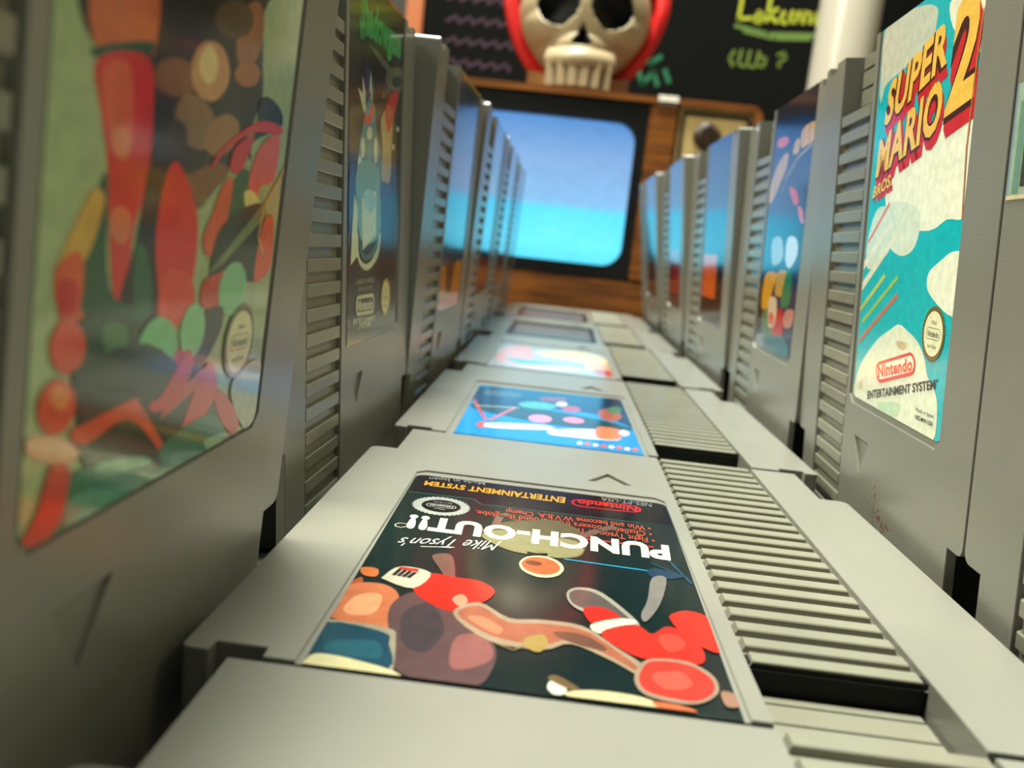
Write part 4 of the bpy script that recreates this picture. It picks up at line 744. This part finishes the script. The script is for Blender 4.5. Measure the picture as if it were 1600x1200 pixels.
# ------------------------------------------------------------------ cartridges
def cartridge(matrix, art, label, group):
    root = empty('game_cartridge', label=label, cat='game cartridge', group=group)
    root.matrix_basis = matrix
    for nm, me in (('front_shell', ME_FRONT), ('back_shell', ME_BACK), ('grip_panel', ME_PANEL), ('pocket_ribs', ME_RIBS), ('notch_shade_block', ME_NOTCH_SHADE), ('pocket_shade_wall', ME_POCKET_SHADE)):
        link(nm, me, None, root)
    if art: link('label', label_mesh(ART[art], dim=.62 if art == 'P' else 1.), None, root)
    return root
def wall_matrix(side, x, y, yaw, lean):
    """x, y in mm of the lower front corner u=0; side -1 right row, +1 left row"""
    ud = Vector((math.sin(yaw), side*math.cos(yaw), 0)); vd0 = Vector((math.sin(lean), 0, math.cos(lean)))
    bd = vd0.cross(ud).normalized(); vd = ud.cross(bd).normalized()
    o = Vector((x, y, -16.9)) + ud*60
    o.z -= min(0, (bd*17).z)                      # the lower edges rest on the table
    m = Matrix((ud, bd, vd)).transposed().to_4x4(); m.translation = o*MM; return m
def flat_matrix(x, yfar, a):
    ud = Vector((-math.cos(a), -math.sin(a), 0)); vd = Vector((math.sin(a), -math.cos(a), 0)); bd = Vector((0, 0, -1))
    m = Matrix((ud, bd, vd)).transposed().to_4x4(); m.translation = Vector((x, yfar, 0))*MM; return m
GF, GL, GRt = 'cartridges lying flat along the aisle', 'cartridges standing in the left row', 'cartridges standing in the right row'
for art, x, y, a, lab in (
    (None, .2, -1.3, 0, 'grey cartridge lying flat nearest the viewer, only its bare lower end in view'),
    ('P', 0, 133, 0, 'flat grey cartridge with the black boxing label and red gloves printed on it'),
    ('B', .3, 267.8, .003, 'flat grey cartridge with the bright cyan and dark blue label'),
    ('F2', 0, 405.5, 0, 'flat grey cartridge with the blurred peach and pale yellow label'),
    ('F3', -1.5, 539.6, -.004, 'flat cartridge with bluish label lying just beyond the peach-labelled one'),
    ('F4', -2.5, 673.4, -.006, 'flat cartridge at the far end of the aisle, against the television')):
    cartridge(flat_matrix(x, y, a), art, lab, GF)
for art, x, y, yaw, lean, lab in (
    ('N', 64.1, 54.2, -.012, -.0855, 'standing grey cartridge cut off by the right edge, worn foil sticker on its margin'),
    ('M', 67.37, 174.79, -.0273, -.0855, 'standing grey cartridge with the turquoise and white cloud label and big yellow title'),
    ('R1', 66.6, 296.4, -.010, -.053, 'standing cartridge with dark navy label, gold title arc and red and yellow shapes'),
    ('R2', 63.6, 418.5, .018, -.082, 'standing cartridge in right row with an orange block low on its label'),
    ('R3', 64.5, 539.3, -.004, -.125, 'standing cartridge in right row with a red patch low on its label'),
    ('R4', 62.5, 660.5, .012, -.150, 'farthest standing cartridge of the right row, beside the television')):
    cartridge(wall_matrix(-1, x, y, yaw, lean), None if art == 'N' else art, lab, GRt)
for art, x, y, yaw, lean, lab in (
    ('I', -64.24, -78.71, .0082, .0596, 'blurred standing cartridge nearest at left, pale green label with red and orange figures'),
    ('S', -67.83, 60.49, .0345, -.0587, 'standing cartridge with the black label and bright green lettering'),
    ('L2', -65.2, 181.5, .026, .012, 'standing cartridge with a yellow-topped label, right behind the black-labelled one'),
    ('L3', -62.4, 303.5, .004, .030, 'standing cartridge in left row with a small yellow spot on its dark label'),
    ('L4', -62.3, 425.5, .004, .036, 'standing cartridge in left row, second from the far end'),
    ('L5', -62.2, 547.5, .004, .030, 'farthest standing cartridge of the left row, beside the television')):
    cartridge(wall_matrix(1, x, y, yaw, lean), art, lab, GL)

# rusty specks near the foot of the turquoise-labelled cartridge
mc = [o for o in COL.objects if 'turquoise' in o.get('label', '')][0]
bm = bmesh.new(); rnd = random.Random(4)
for k in range(60):
    cx, cy = rnd.gauss(78, 2.6), rnd.gauss(15.5, 1.6); rr = rnd.uniform(.08, .42)
    if k > 46: cx, cy = rnd.gauss(72, 1.2), rnd.gauss(19.5, 2.2)
    bm.faces.new([bm.verts.new(P3(x+rnd.uniform(-.1, .1), y+rnd.uniform(-.1, .1), -.004-.0005*k)) for x, y in circ(cx, cy, rr, 9)])
st_ = bm_obj('rust_specks', bm, mat('rusty_brown', (112, 66, 50), .5, noise=.4, nscale=900), mc); st_['label'] = 'reddish brown specks'

# sticker on the nearest right cartridge's margin
def foil_sticker():
    m = wall_matrix(-1, 64.1, 54.2, -.012, -.0855)
    bm = bmesh.new(); lay = bm.loops.layers.float_color.new('ink')
    def q(u0, u1, v0, v1, col, d):
        f = bm.faces.new([bm.verts.new(P3(*p)) for p in ((u0, v0, d), (u1, v0, d), (u1, v1, d), (u0, v1, d))])
        for l in f.loops: l[lay] = (*s2l(col), 1)
    q(.6, 17.8, 88, 107, (150, 170, 150), -.08)
    for c, a in (((205, 190, 150), (.6, 17.8, 88, 88.7)), ((120, 150, 190), (.6, 1.0, 88.7, 107)), ((60, 60, 50), (4.6, 17.8, 90, 106)), ((110, 60, 35), (5.4, 9, 94, 100)), ((105, 140, 125), (2.2, 4.3, 89, 104)), ((40, 36, 30), (9, 16, 92, 103))): q(*a, c, -.1-.01*c[0]/100)
    me = bpy.data.meshes.new('foil_sticker'); bm.to_mesh(me); bm.free(); me.materials.append(INK)
    o = link('foil_sticker', me, None); o.matrix_basis = Matrix.Identity(4); return o, m
st, stm = foil_sticker()
near = [o for o in COL.objects if o.get('label', '').startswith('standing grey cartridge cut off')][0]
st.parent = near; st['label'] = 'worn bluish foil sticker'

# ------------------------------------------------------------------ table and room
wood = mat('pale_table_laminate', (112, 111, 101), .45, noise=.08, nscale=8)
bm = bmesh.new(); box(bm, -1.1, 1.1, -.9, 1.12, -.057, -.017, .004)
t = empty('display_table', (0, .1, -.75), 'pale laminate table under all the cartridges', 'table')
tt = bm_obj('tabletop', bm, wood); tt.parent = t; tt.matrix_parent_inverse = Matrix.Translation((0, -.1, .75))
for sx in (-1, 1):
    for y in (-.8, 1.02):
        bm = bmesh.new(); box(bm, sx*1.02-.03, sx*1.02+.03, y-.03, y+.03, -.75, -.057, .003)
        l = bm_obj('leg', bm, wood); l.parent = t; l.matrix_parent_inverse = Matrix.Translation((0, -.1, .75))
bm = bmesh.new(); box(bm, -2.5, 2.5, -2.5, 1.6, -.80, -.75)
structure(bm_obj('floor', bm, mat('brown_floor', (92, 74, 58), .5, noise=.2, nscale=6)))
bm = bmesh.new(); box(bm, -2.5, 2.5, 1.6, 1.66, -.75, 1.9)
structure(bm_obj('wall_back', bm, mat('dark_wall_paint', (34, 30, 24), .7)))

# ------------------------------------------------------------------ television
TVW = mat('walnut_wood_grain', (150, 92, 40), .38)
def grain(m, a, b, scale=(1, 1, 40)):
    nt = m.node_tree; bs = nt.nodes['Principled BSDF']; tc = nt.nodes.new('ShaderNodeTexCoord'); mp = nt.nodes.new('ShaderNodeMapping'); mp.inputs['Scale'].default_value = scale
    n = nt.nodes.new('ShaderNodeTexNoise'); n.inputs['Scale'].default_value = 6; n.inputs['Detail'].default_value = 6
    cr = nt.nodes.new('ShaderNodeValToRGB'); cr.color_ramp.elements[0].position = .35; cr.color_ramp.elements[1].position = .65
    cr.color_ramp.elements[0].color = (*s2l(a), 1); cr.color_ramp.elements[1].color = (*s2l(b), 1)
    nt.links.new(tc.outputs['Object'], mp.inputs['Vector']); nt.links.new(mp.outputs['Vector'], n.inputs['Vector']); nt.links.new(n.outputs['Fac'], cr.inputs['Fac']); nt.links.new(cr.outputs['Color'], bs.inputs['Base Color'])
grain(TVW, (80, 42, 9), (122, 70, 20), (3, 3, 45))
TVB = mat('black_bezel_plastic', (11, 11, 13), .4, spec=.3)
TVP = mat('cream_control_panel', (186, 158, 106), .5)
CHR = mat('white_corner_highlight', (225, 222, 214), .25)
def screen_material():
    m = bpy.data.materials.new('lit_screen'); m.use_nodes = True; nt = m.node_tree; b = nt.nodes['Principled BSDF']
    b.inputs['Base Color'].default_value = (.01, .012, .014, 1); b.inputs['Roughness'].default_value = .08
    tc = nt.nodes.new('ShaderNodeTexCoord'); sp = nt.nodes.new('ShaderNodeSeparateXYZ'); nt.links.new(tc.outputs['Generated'], sp.inputs[0])
    cr = nt.nodes.new('ShaderNodeValToRGB'); e = cr.color_ramp.elements
    e[0].position = 0; e[0].color = (*s2l((84, 205, 236)), 1); e[1].position = 1; e[1].color = (*s2l((78, 128, 186)), 1)
    for p, c in ((.15, (98, 216, 250)), (.36, (84, 204, 244)), (.42, (122, 172, 212)), (.7, (118, 156, 200))): 
        k = e.new(p); k.color = (*s2l(c), 1)
    nt.links.new(sp.outputs['Z'], cr.inputs['Fac'])
    # picture: paler block of scenery in the lower band
    br = nt.nodes.new('ShaderNodeTexNoise'); br.inputs['Scale'].default_value = 14; br.inputs['Detail'].default_value = 4; nt.links.new(tc.outputs['Generated'], br.inputs['Vector'])
    mx = nt.nodes.new('ShaderNodeMix'); mx.data_type = 'RGBA'; mx.blend_type = 'MULTIPLY'
    mr = nt.nodes.new('ShaderNodeMapRange'); mr.inputs['To Min'].default_value = .88; mr.inputs['To Max'].default_value = 1.12; nt.links.new(br.outputs['Fac'], mr.inputs['Value'])
    mx.inputs['Factor'].default_value = 1; nt.links.new(cr.outputs['Color'], mx.inputs['A']); nt.links.new(mr.outputs['Result'], mx.inputs['B'])
    nt.links.new(mx.outputs['Result'], b.inputs['Emission Color']); b.inputs['Emission Strength'].default_value = 1.2
    return m
def rrect(x0, x1, z0, z1, r, n=8):
    return arc(x1-r, z1-r, r, 0, 90, n)+arc(x0+r, z1-r, r, 90, 180, n)+arc(x0+r, z0+r, r, 180, 270, n)+arc(x1-r, z0+r, r, 270, 360, n)
def ring_solid(bm, outer, inner, y0, y1):
    n = len(outer); A = [bm.verts.new((x*MM, y0*MM, z*MM)) for x, z in outer]; B = [bm.verts.new((x*MM, y0*MM, z*MM)) for x, z in inner]
    A2 = [bm.verts.new((x*MM, y1*MM, z*MM)) for x, z in outer]; B2 = [bm.verts.new((x*MM, y1*MM, z*MM)) for x, z in inner]
    for i in range(n):
        j = (i+1) % n
        bm.faces.new([A[i], A[j], B[j], B[i]]); bm.faces.new([A2[i], A2[j], B2[j], B2[i]]); bm.faces.new([A[i], A[j], A2[j], A2[i]]); bm.faces.new([B[i], B[j], B2[j], B2[i]])
tv = empty('television', (0, .82, -.017), 'old wood-cased television with glowing blue screen at the end of the aisle', 'television')
TI = Matrix.Translation((0, -.82, .017))
def tvpart(name, bm, m, parent=None, smooth=False):
    o = bm_obj(name, bm, m, smooth=smooth); o.parent = parent or tv
    if parent is None: o.matrix_parent_inverse = TI
    return o
XL, XR, ZT, YF = -168, 147, 196, 702
bm = bmesh.new(); out = rrect(XL, XR, -17+8, ZT, 10); inn = rrect(XL+7, XR-7, 12, ZT-6, 4)
ring_solid(bm, out, inn, YF-4, 900)
cab = tvpart('cabinet', bm, TVW)
bm = bmesh.new(); box(bm, (XL+6)*MM, (XR-6)*MM, .845, .899, .0, (ZT-5)*MM); tvpart('rear_cover', bm, TVB)
bm = bmesh.new(); box(bm, (XL+5)*MM, (XR-5)*MM, (YF-2)*MM, (YF+20)*MM, -.007, .029, .002); tvpart('lower_front', bm, TVW)
bm = bmesh.new(); ring_solid(bm, rrect(XL+7, 46, 30, ZT-6, 3), rrect(-143, 37, 41, 171, 18), YF-1, YF+14); tvpart('bezel', bm, TVB)
# curved glass
bm = bmesh.new(); NX, NZ = 32, 24; gx0, gx1, gz0, gz1 = -145, 39, 39, 173; grid = {}
for i in range(NX+1):
    for j in range(NZ+1):
        a = 2*i/NX-1; b = 2*j/NZ-1
        grid[i, j] = bm.verts.new(((gx0+gx1)/2*MM+a*(gx1-gx0)/2*MM, (YF+3+5.5*(a*a+b*b)/1.)*MM, (gz0+gz1)/2*MM+b*(gz1-gz0)/2*MM))
for i in range(NX):
    for j in range(NZ): bm.faces.new([grid[i, j], grid[i+1, j], grid[i+1, j+1], grid[i, j+1]])
for (i0, i1, j0, j1) in (): pass
tvpart('screen', bm, screen_material(), smooth=True)
bm = bmesh.new(); box(bm, .046, .073, (YF-3)*MM, (YF+12)*MM, .029, (ZT-6)*MM, .0025); tvpart('wood_divider', bm, TVW)
bm = bmesh.new(); box(bm, .073, .140, (YF+1)*MM, (YF+14)*MM, .029, (ZT-6)*MM, .001); cp = tvpart('control_panel', bm, TVP)
bm = bmesh.new(); ring_solid(bm, rrect(76, 137, 134, 186, 3), rrect(78, 135, 136, 184, 2.5), YF-1, YF+2); o = tvpart('dial_frame', bm, TVB, cp); 
def lathe(bm, prof, cx, cz, n=28):
    rings = []
    for r, y in prof: rings.append([bm.verts.new((cx+r*math.cos(2*math.pi*i/n), y, cz+r*math.sin(2*math.pi*i/n))) for i in range(n)])
    for a, b in zip(rings, rings[1:]):
        for i in range(n): bm.faces.new([a[i], a[(i+1) % n], b[(i+1) % n], b[i]])
    bm.faces.new(rings[0]); bm.faces.new(rings[-1])
BRK = mat('dark_brown_knob', (42, 26, 14), .4)
for cx, cz, r in ((.100, .166, .012), (.104, .112, .014)):
    bm = bmesh.new(); y = YF*MM; lathe(bm, [(r*.6, y-.012), (r*.78, y-.011), (r*.85, y-.004), (r, y-.003), (r, y+.0015)], cx, cz); box(bm, cx-.0015, cx+.0015, y-.014, y-.011, cz-r*.7, cz+r*.7); tvpart('channel_knob', bm, BRK, cp)
bm = bmesh.new()
for k in range(10): box(bm, .082, .132, (YF-.6)*MM, (YF+2)*MM, .040+.005*k, .042+.005*k)
tvpart('speaker_grille', bm, TVB, cp)
bm = bmesh.new(); box(bm, .050, .073, (YF-6)*MM, (YF+16)*MM, .1895, .1975, .0025); tvpart('corner_highlight', bm, CHR)  # added white bar, paints in the highlight on the cabinet's top corner
for sx in (-.13, .11):
    for sy in (.73, .87):
        bm = bmesh.new(); box(bm, sx-.012, sx+.012, sy-.012, sy+.012, -.017, -.008, .002); tvpart('foot', bm, TVB)

# ------------------------------------------------------------------ skull on the television
BONE = mat('aged_bone_plastic', (150, 133, 104), .42, noise=.15, nscale=30)
SOCK = mat('black_socket', (6, 5, 5), .8)
RED = mat('red_cloth', (190, 6, 5), .45, noise=.15, nscale=20)
sk = empty('toy_skull', (-.022, .800, .1965), 'cream toy skull in a red hood sitting on top of the television', 'skull')
def skull_head():
    bm = bmesh.new(); N, M_ = 160, 110; vs = {}
    def bump(x, z, cx, cz, rx, rz, p=2): 
        t = ((x-cx)/rx)**2+((z-cz)/rz)**2; return max(0, 1-t)
    for j in range(M_+1):
        ph = math.pi*j/M_
        for i in range(N):
            th = 2*math.pi*i/N
            dx, dy, dz = math.sin(ph)*math.sin(th), -math.sin(ph)*math.cos(th), math.cos(ph)
            x, y, z = dx*66, dy*72, dz*66           # mm, cranium
            if z < 0:                                # cheeks narrow towards the jaw
                k = -z/66; x *= 1-.42*k**1.6; z *= 1.12; y *= 1-.12*k
            if dy < 0:
                y *= .92
                y -= 8*bump(x, z, 45, -22, 22, 15)+8*bump(x, z, -45, -22, 22, 15)   # cheekbones
                y -= 16*bump(x, z, 0, -56, 36, 30)**.5 if bump(x, z, 0, -56, 36, 30) > 0 else 0
                y -= 5*bump(x, z, 0, 22, 52, 12)
            mi = 0
            if dy < 0:
                for cx, rot in ((-26, .18), (26, -.18)):
                    a = (x-cx)*math.cos(rot)+(z+1)*math.sin(rot); b = -(x-cx)*math.sin(rot)+(z+1)*math.cos(rot)
                    t = (a/19.)**2+(b/19.5)**2
                    if t < 1: y += 26*(1-t)**.4; mi = 1
                zt = (z+36)/17; 
                if -.0 <= 0:
                    t = max(abs(x)/(9.5*max(.02, (1-(z+37)/19))) if -37 <= z <= -18 else 9, 0)
                    if t < 1: y += 18*(1-t)**.5; mi = 1
            vs[i, j] = (bm.verts.new((x*MM, y*MM, z*MM)) if 0 < j < M_ or i == 0 else None, mi)
    g = lambda i, j: vs[(0 if j in (0, M_) else i % N), j]
    for j in range(M_):
        for i in range(N):
            q = [g(i, j), g(i+1, j), g(i+1, j+1), g(i, j+1)]; vv = []
            for v, m in q:
                if v not in vv: vv.append(v)
            f = bm.faces.new(vv); f.material_index = 1 if sum(m for v, m in q) >= 2 else 0
    return bm
o = bm_obj('cranium', skull_head(), BONE, sk, Matrix.Translation((0, 0, .083)), smooth=True, ms=[SOCK])
# upper teeth row and lower jaw
for k in range(6):
    x = (-26+10.4*k); yy = -76+abs(x)**2*.016
    bm = bmesh.new(); box(bm, (x-4.9)*MM, (x+4.9)*MM, (yy-2)*MM, (yy+14)*MM, .005, .031, .0014, 2)
    bm_obj('tooth', bm, BONE, sk)
bm = bmesh.new(); uj = []
for i in range(21):
    x = -34+3.4*i; yy = -79+abs(x)**2*.016
    uj.append([bm.verts.new((x*MM, yy*MM, .024)), bm.verts.new((x*MM, (yy-.5)*MM, .033)), bm.verts.new((x*.93*MM, (yy+4)*MM, .041)), bm.verts.new((x*.93*MM, (yy+22)*MM, .043)), bm.verts.new((x*MM, (yy+22)*MM, .026))])
for p, q in zip(uj, uj[1:]):
    for k in range(5): bm.faces.new([p[k], p[(k+1) % 5], q[(k+1) % 5], q[k]])
bm.faces.new(uj[0]); bm.faces.new(uj[-1]); bm_obj('upper_jaw', bm, BONE, sk, smooth=True)
bm = bmesh.new(); rg_ = []
for i in range(25):
    t = math.pi*i/24; x = 52*math.cos(t); y = -58*math.sin(t)+0
    zt = 30+26*abs(math.cos(t))**2.2
    rg_.append([bm.verts.new((x*MM, y*MM, 0)), bm.verts.new((x*MM*1.0, y*MM, zt*MM*.5)), bm.verts.new((x*.84*MM, y*.84*MM, zt*MM*.5)), bm.verts.new((x*.84*MM, y*.84*MM, 0))])
for a, b in zip(rg_, rg_[1:]):
    for k in range(4): bm.faces.new([a[k], a[(k+1) % 4], b[(k+1) % 4], b[k]])
bm.faces.new(rg_[0]); bm.faces.new(rg_[-1])
bm_obj('lower_jaw', bm, mat('jaw_shade_tan', (120, 80, 40), .5), sk, smooth=False)  # tan puts the jaw's shade and the wood's reflection into the colour
# hood: thick half shell open to the front
bm = bmesh.new(); N, M_ = 48, 32; inner = {}; outer = {}
for j in range(M_+1):
    ph = math.pi*j/M_
    for i in range(N+1):
        th = R(-102)+R(204)*i/N     # angle measured from +y (rear)
        for D, rr in ((outer, 1.0), (inner, .82)):
            zz = math.cos(ph)*88*rr; sx = math.sin(ph)**.8
            D[i, j] = bm.verts.new((84*rr*sx*math.sin(th)*MM*(1 if zz > 0 else 1-.15*(-zz/88)), (84*rr*sx*math.cos(th)+6)*MM, (zz+98)*MM))
for j in range(M_):
    for i in range(N):
        for D in (outer, inner):
            try: bm.faces.new([D[i, j], D[i+1, j], D[i+1, j+1], D[i, j+1]])
            except ValueError: pass
for j in range(M_):
    for i in (0, N):
        bm.faces.new([outer[i, j], outer[i, j+1], inner[i, j+1], inner[i, j]])
bmesh.ops.remove_doubles(bm, verts=bm.verts, dist=1e-5)
bm_obj('hood', bm, RED, sk, smooth=True)

# ------------------------------------------------------------------ chalkboard, post
bd = empty('chalkboard', (.05, 1.2, .2), 'black chalkboard with green chalk writing behind the television', 'chalkboard')
BI = Matrix.Translation((-.05, -1.2, -.2))
def bpart(name, bm, m, ms=None): o = bm_obj(name, bm, m, ms=ms); o.parent = bd; o.matrix_parent_inverse = BI; return o
bm = bmesh.new(); box(bm, -.26, .62, 1.2, 1.212, .2, .75, .001); bpart('board', bm, mat('chalkboard_black', (5, 5, 4), .9, spec=.1, noise=.2, nscale=5))
FR = mat('orange_wood_frame', (150, 78, 34), .45)
bm = bmesh.new(); box(bm, -.285, -.26, 1.195, 1.216, .175, .775, .002); box(bm, .62, .645, 1.195, 1.216, .175, .775, .002); box(bm, -.26, .62, 1.195, 1.216, .175, .2, .002); box(bm, -.26, .62, 1.195, 1.216, .75, .775, .002); bpart('frame', bm, FR)
def chalk(name, strokes, w_, col):
    bm = bmesh.new()
    for s in strokes:
        for q in stroke(s, w_):
            A = [bm.verts.new((x*MM, 1.1995, z*MM)) for x, z in q]; B = [bm.verts.new((x*MM, 1.2002, z*MM)) for x, z in q]
            bm.faces.new(A)
            for i in range(4): bm.faces.new([A[i], A[(i+1) % 4], B[(i+1) % 4], B[i]])
    bpart(name, bm, mat(name+'_colour', col, .9))
chalk('chalk_writing', [[(197, 452), (195, 402), (212, 404)], [(222, 412), (216, 402), (226, 399), (229, 410), (221, 414)], [(236, 438), (235, 402)], [(248, 420), (236, 412), (249, 402)], [(258, 417), (253, 404), (262, 402)], [(270, 419), (266, 405), (276, 405), (279, 419)], [(286, 404), (286, 419), (297, 417), (296, 405)], [(305, 404), (305, 420), (314, 420), (315, 405)]], 5, (150, 155, 30))
chalk('chalk_underline', [[(192, 392), (240, 385), (312, 390)], [(205, 386), (250, 380), (300, 384)]], 5, (80, 105, 40))
chalk('small_chalk_writing', [[(196, 358), (190, 348), (196, 337)], [(206, 360), (203, 340), (214, 338)], [(218, 360), (216, 340), (227, 338)], [(231, 360), (229, 341), (240, 340), (242, 352), (233, 353)], [(258, 358), (266, 362), (270, 354), (261, 348), (262, 342)]], 4, (85, 100, 25))
chalk('green_chalk_writing', [[(60, 322), (70, 300), (84, 318), (92, 300)], [(66, 338), (78, 330), (92, 340)], [(100, 322), (108, 306)]], 7, (5, 80, 48))
chalk('purple_chalk_writing', [[(-225+20*k, z), (-210+20*k, z+9), (-206+20*k, z-2)] for z in (300, 330, 360, 390) for k in range(5)], 4, (48, 24, 40))
bm = bmesh.new(); 
def vcyl(bm, x, y, z0, z1, r, n=40):
    a = [bm.verts.new((x+r*math.cos(2*math.pi*i/n), y+r*math.sin(2*math.pi*i/n), z0)) for i in range(n)]; b = [bm.verts.new((v.co.x, v.co.y, z1)) for v in a]
    for i in range(n): bm.faces.new([a[i], a[(i+1) % n], b[(i+1) % n], b[i]])
    bm.faces.new(a); bm.faces.new(b)
vcyl(bm, 0, 0, .012, .9, .036); pr = empty('white_post', (.293, 1.0, -.017), 'round off-white post standing right of the chalk writing', 'post')
bm_obj('column', bm, mat('off_white_enamel', (165, 158, 144), .3), pr, smooth=False)
bm = bmesh.new(); vcyl(bm, 0, 0, 0, .012, .06); bm_obj('base_plate', bm, mat('cream_base', (200, 190, 170), .4), pr)
# chalkboard feet
for x in (-.2, .56):
    bm = bmesh.new(); box(bm, x-.012, x+.012, 1.197, 1.214, -.75, .176, .002); bpart('leg', bm, FR)
bpy.context.view_layer.update()
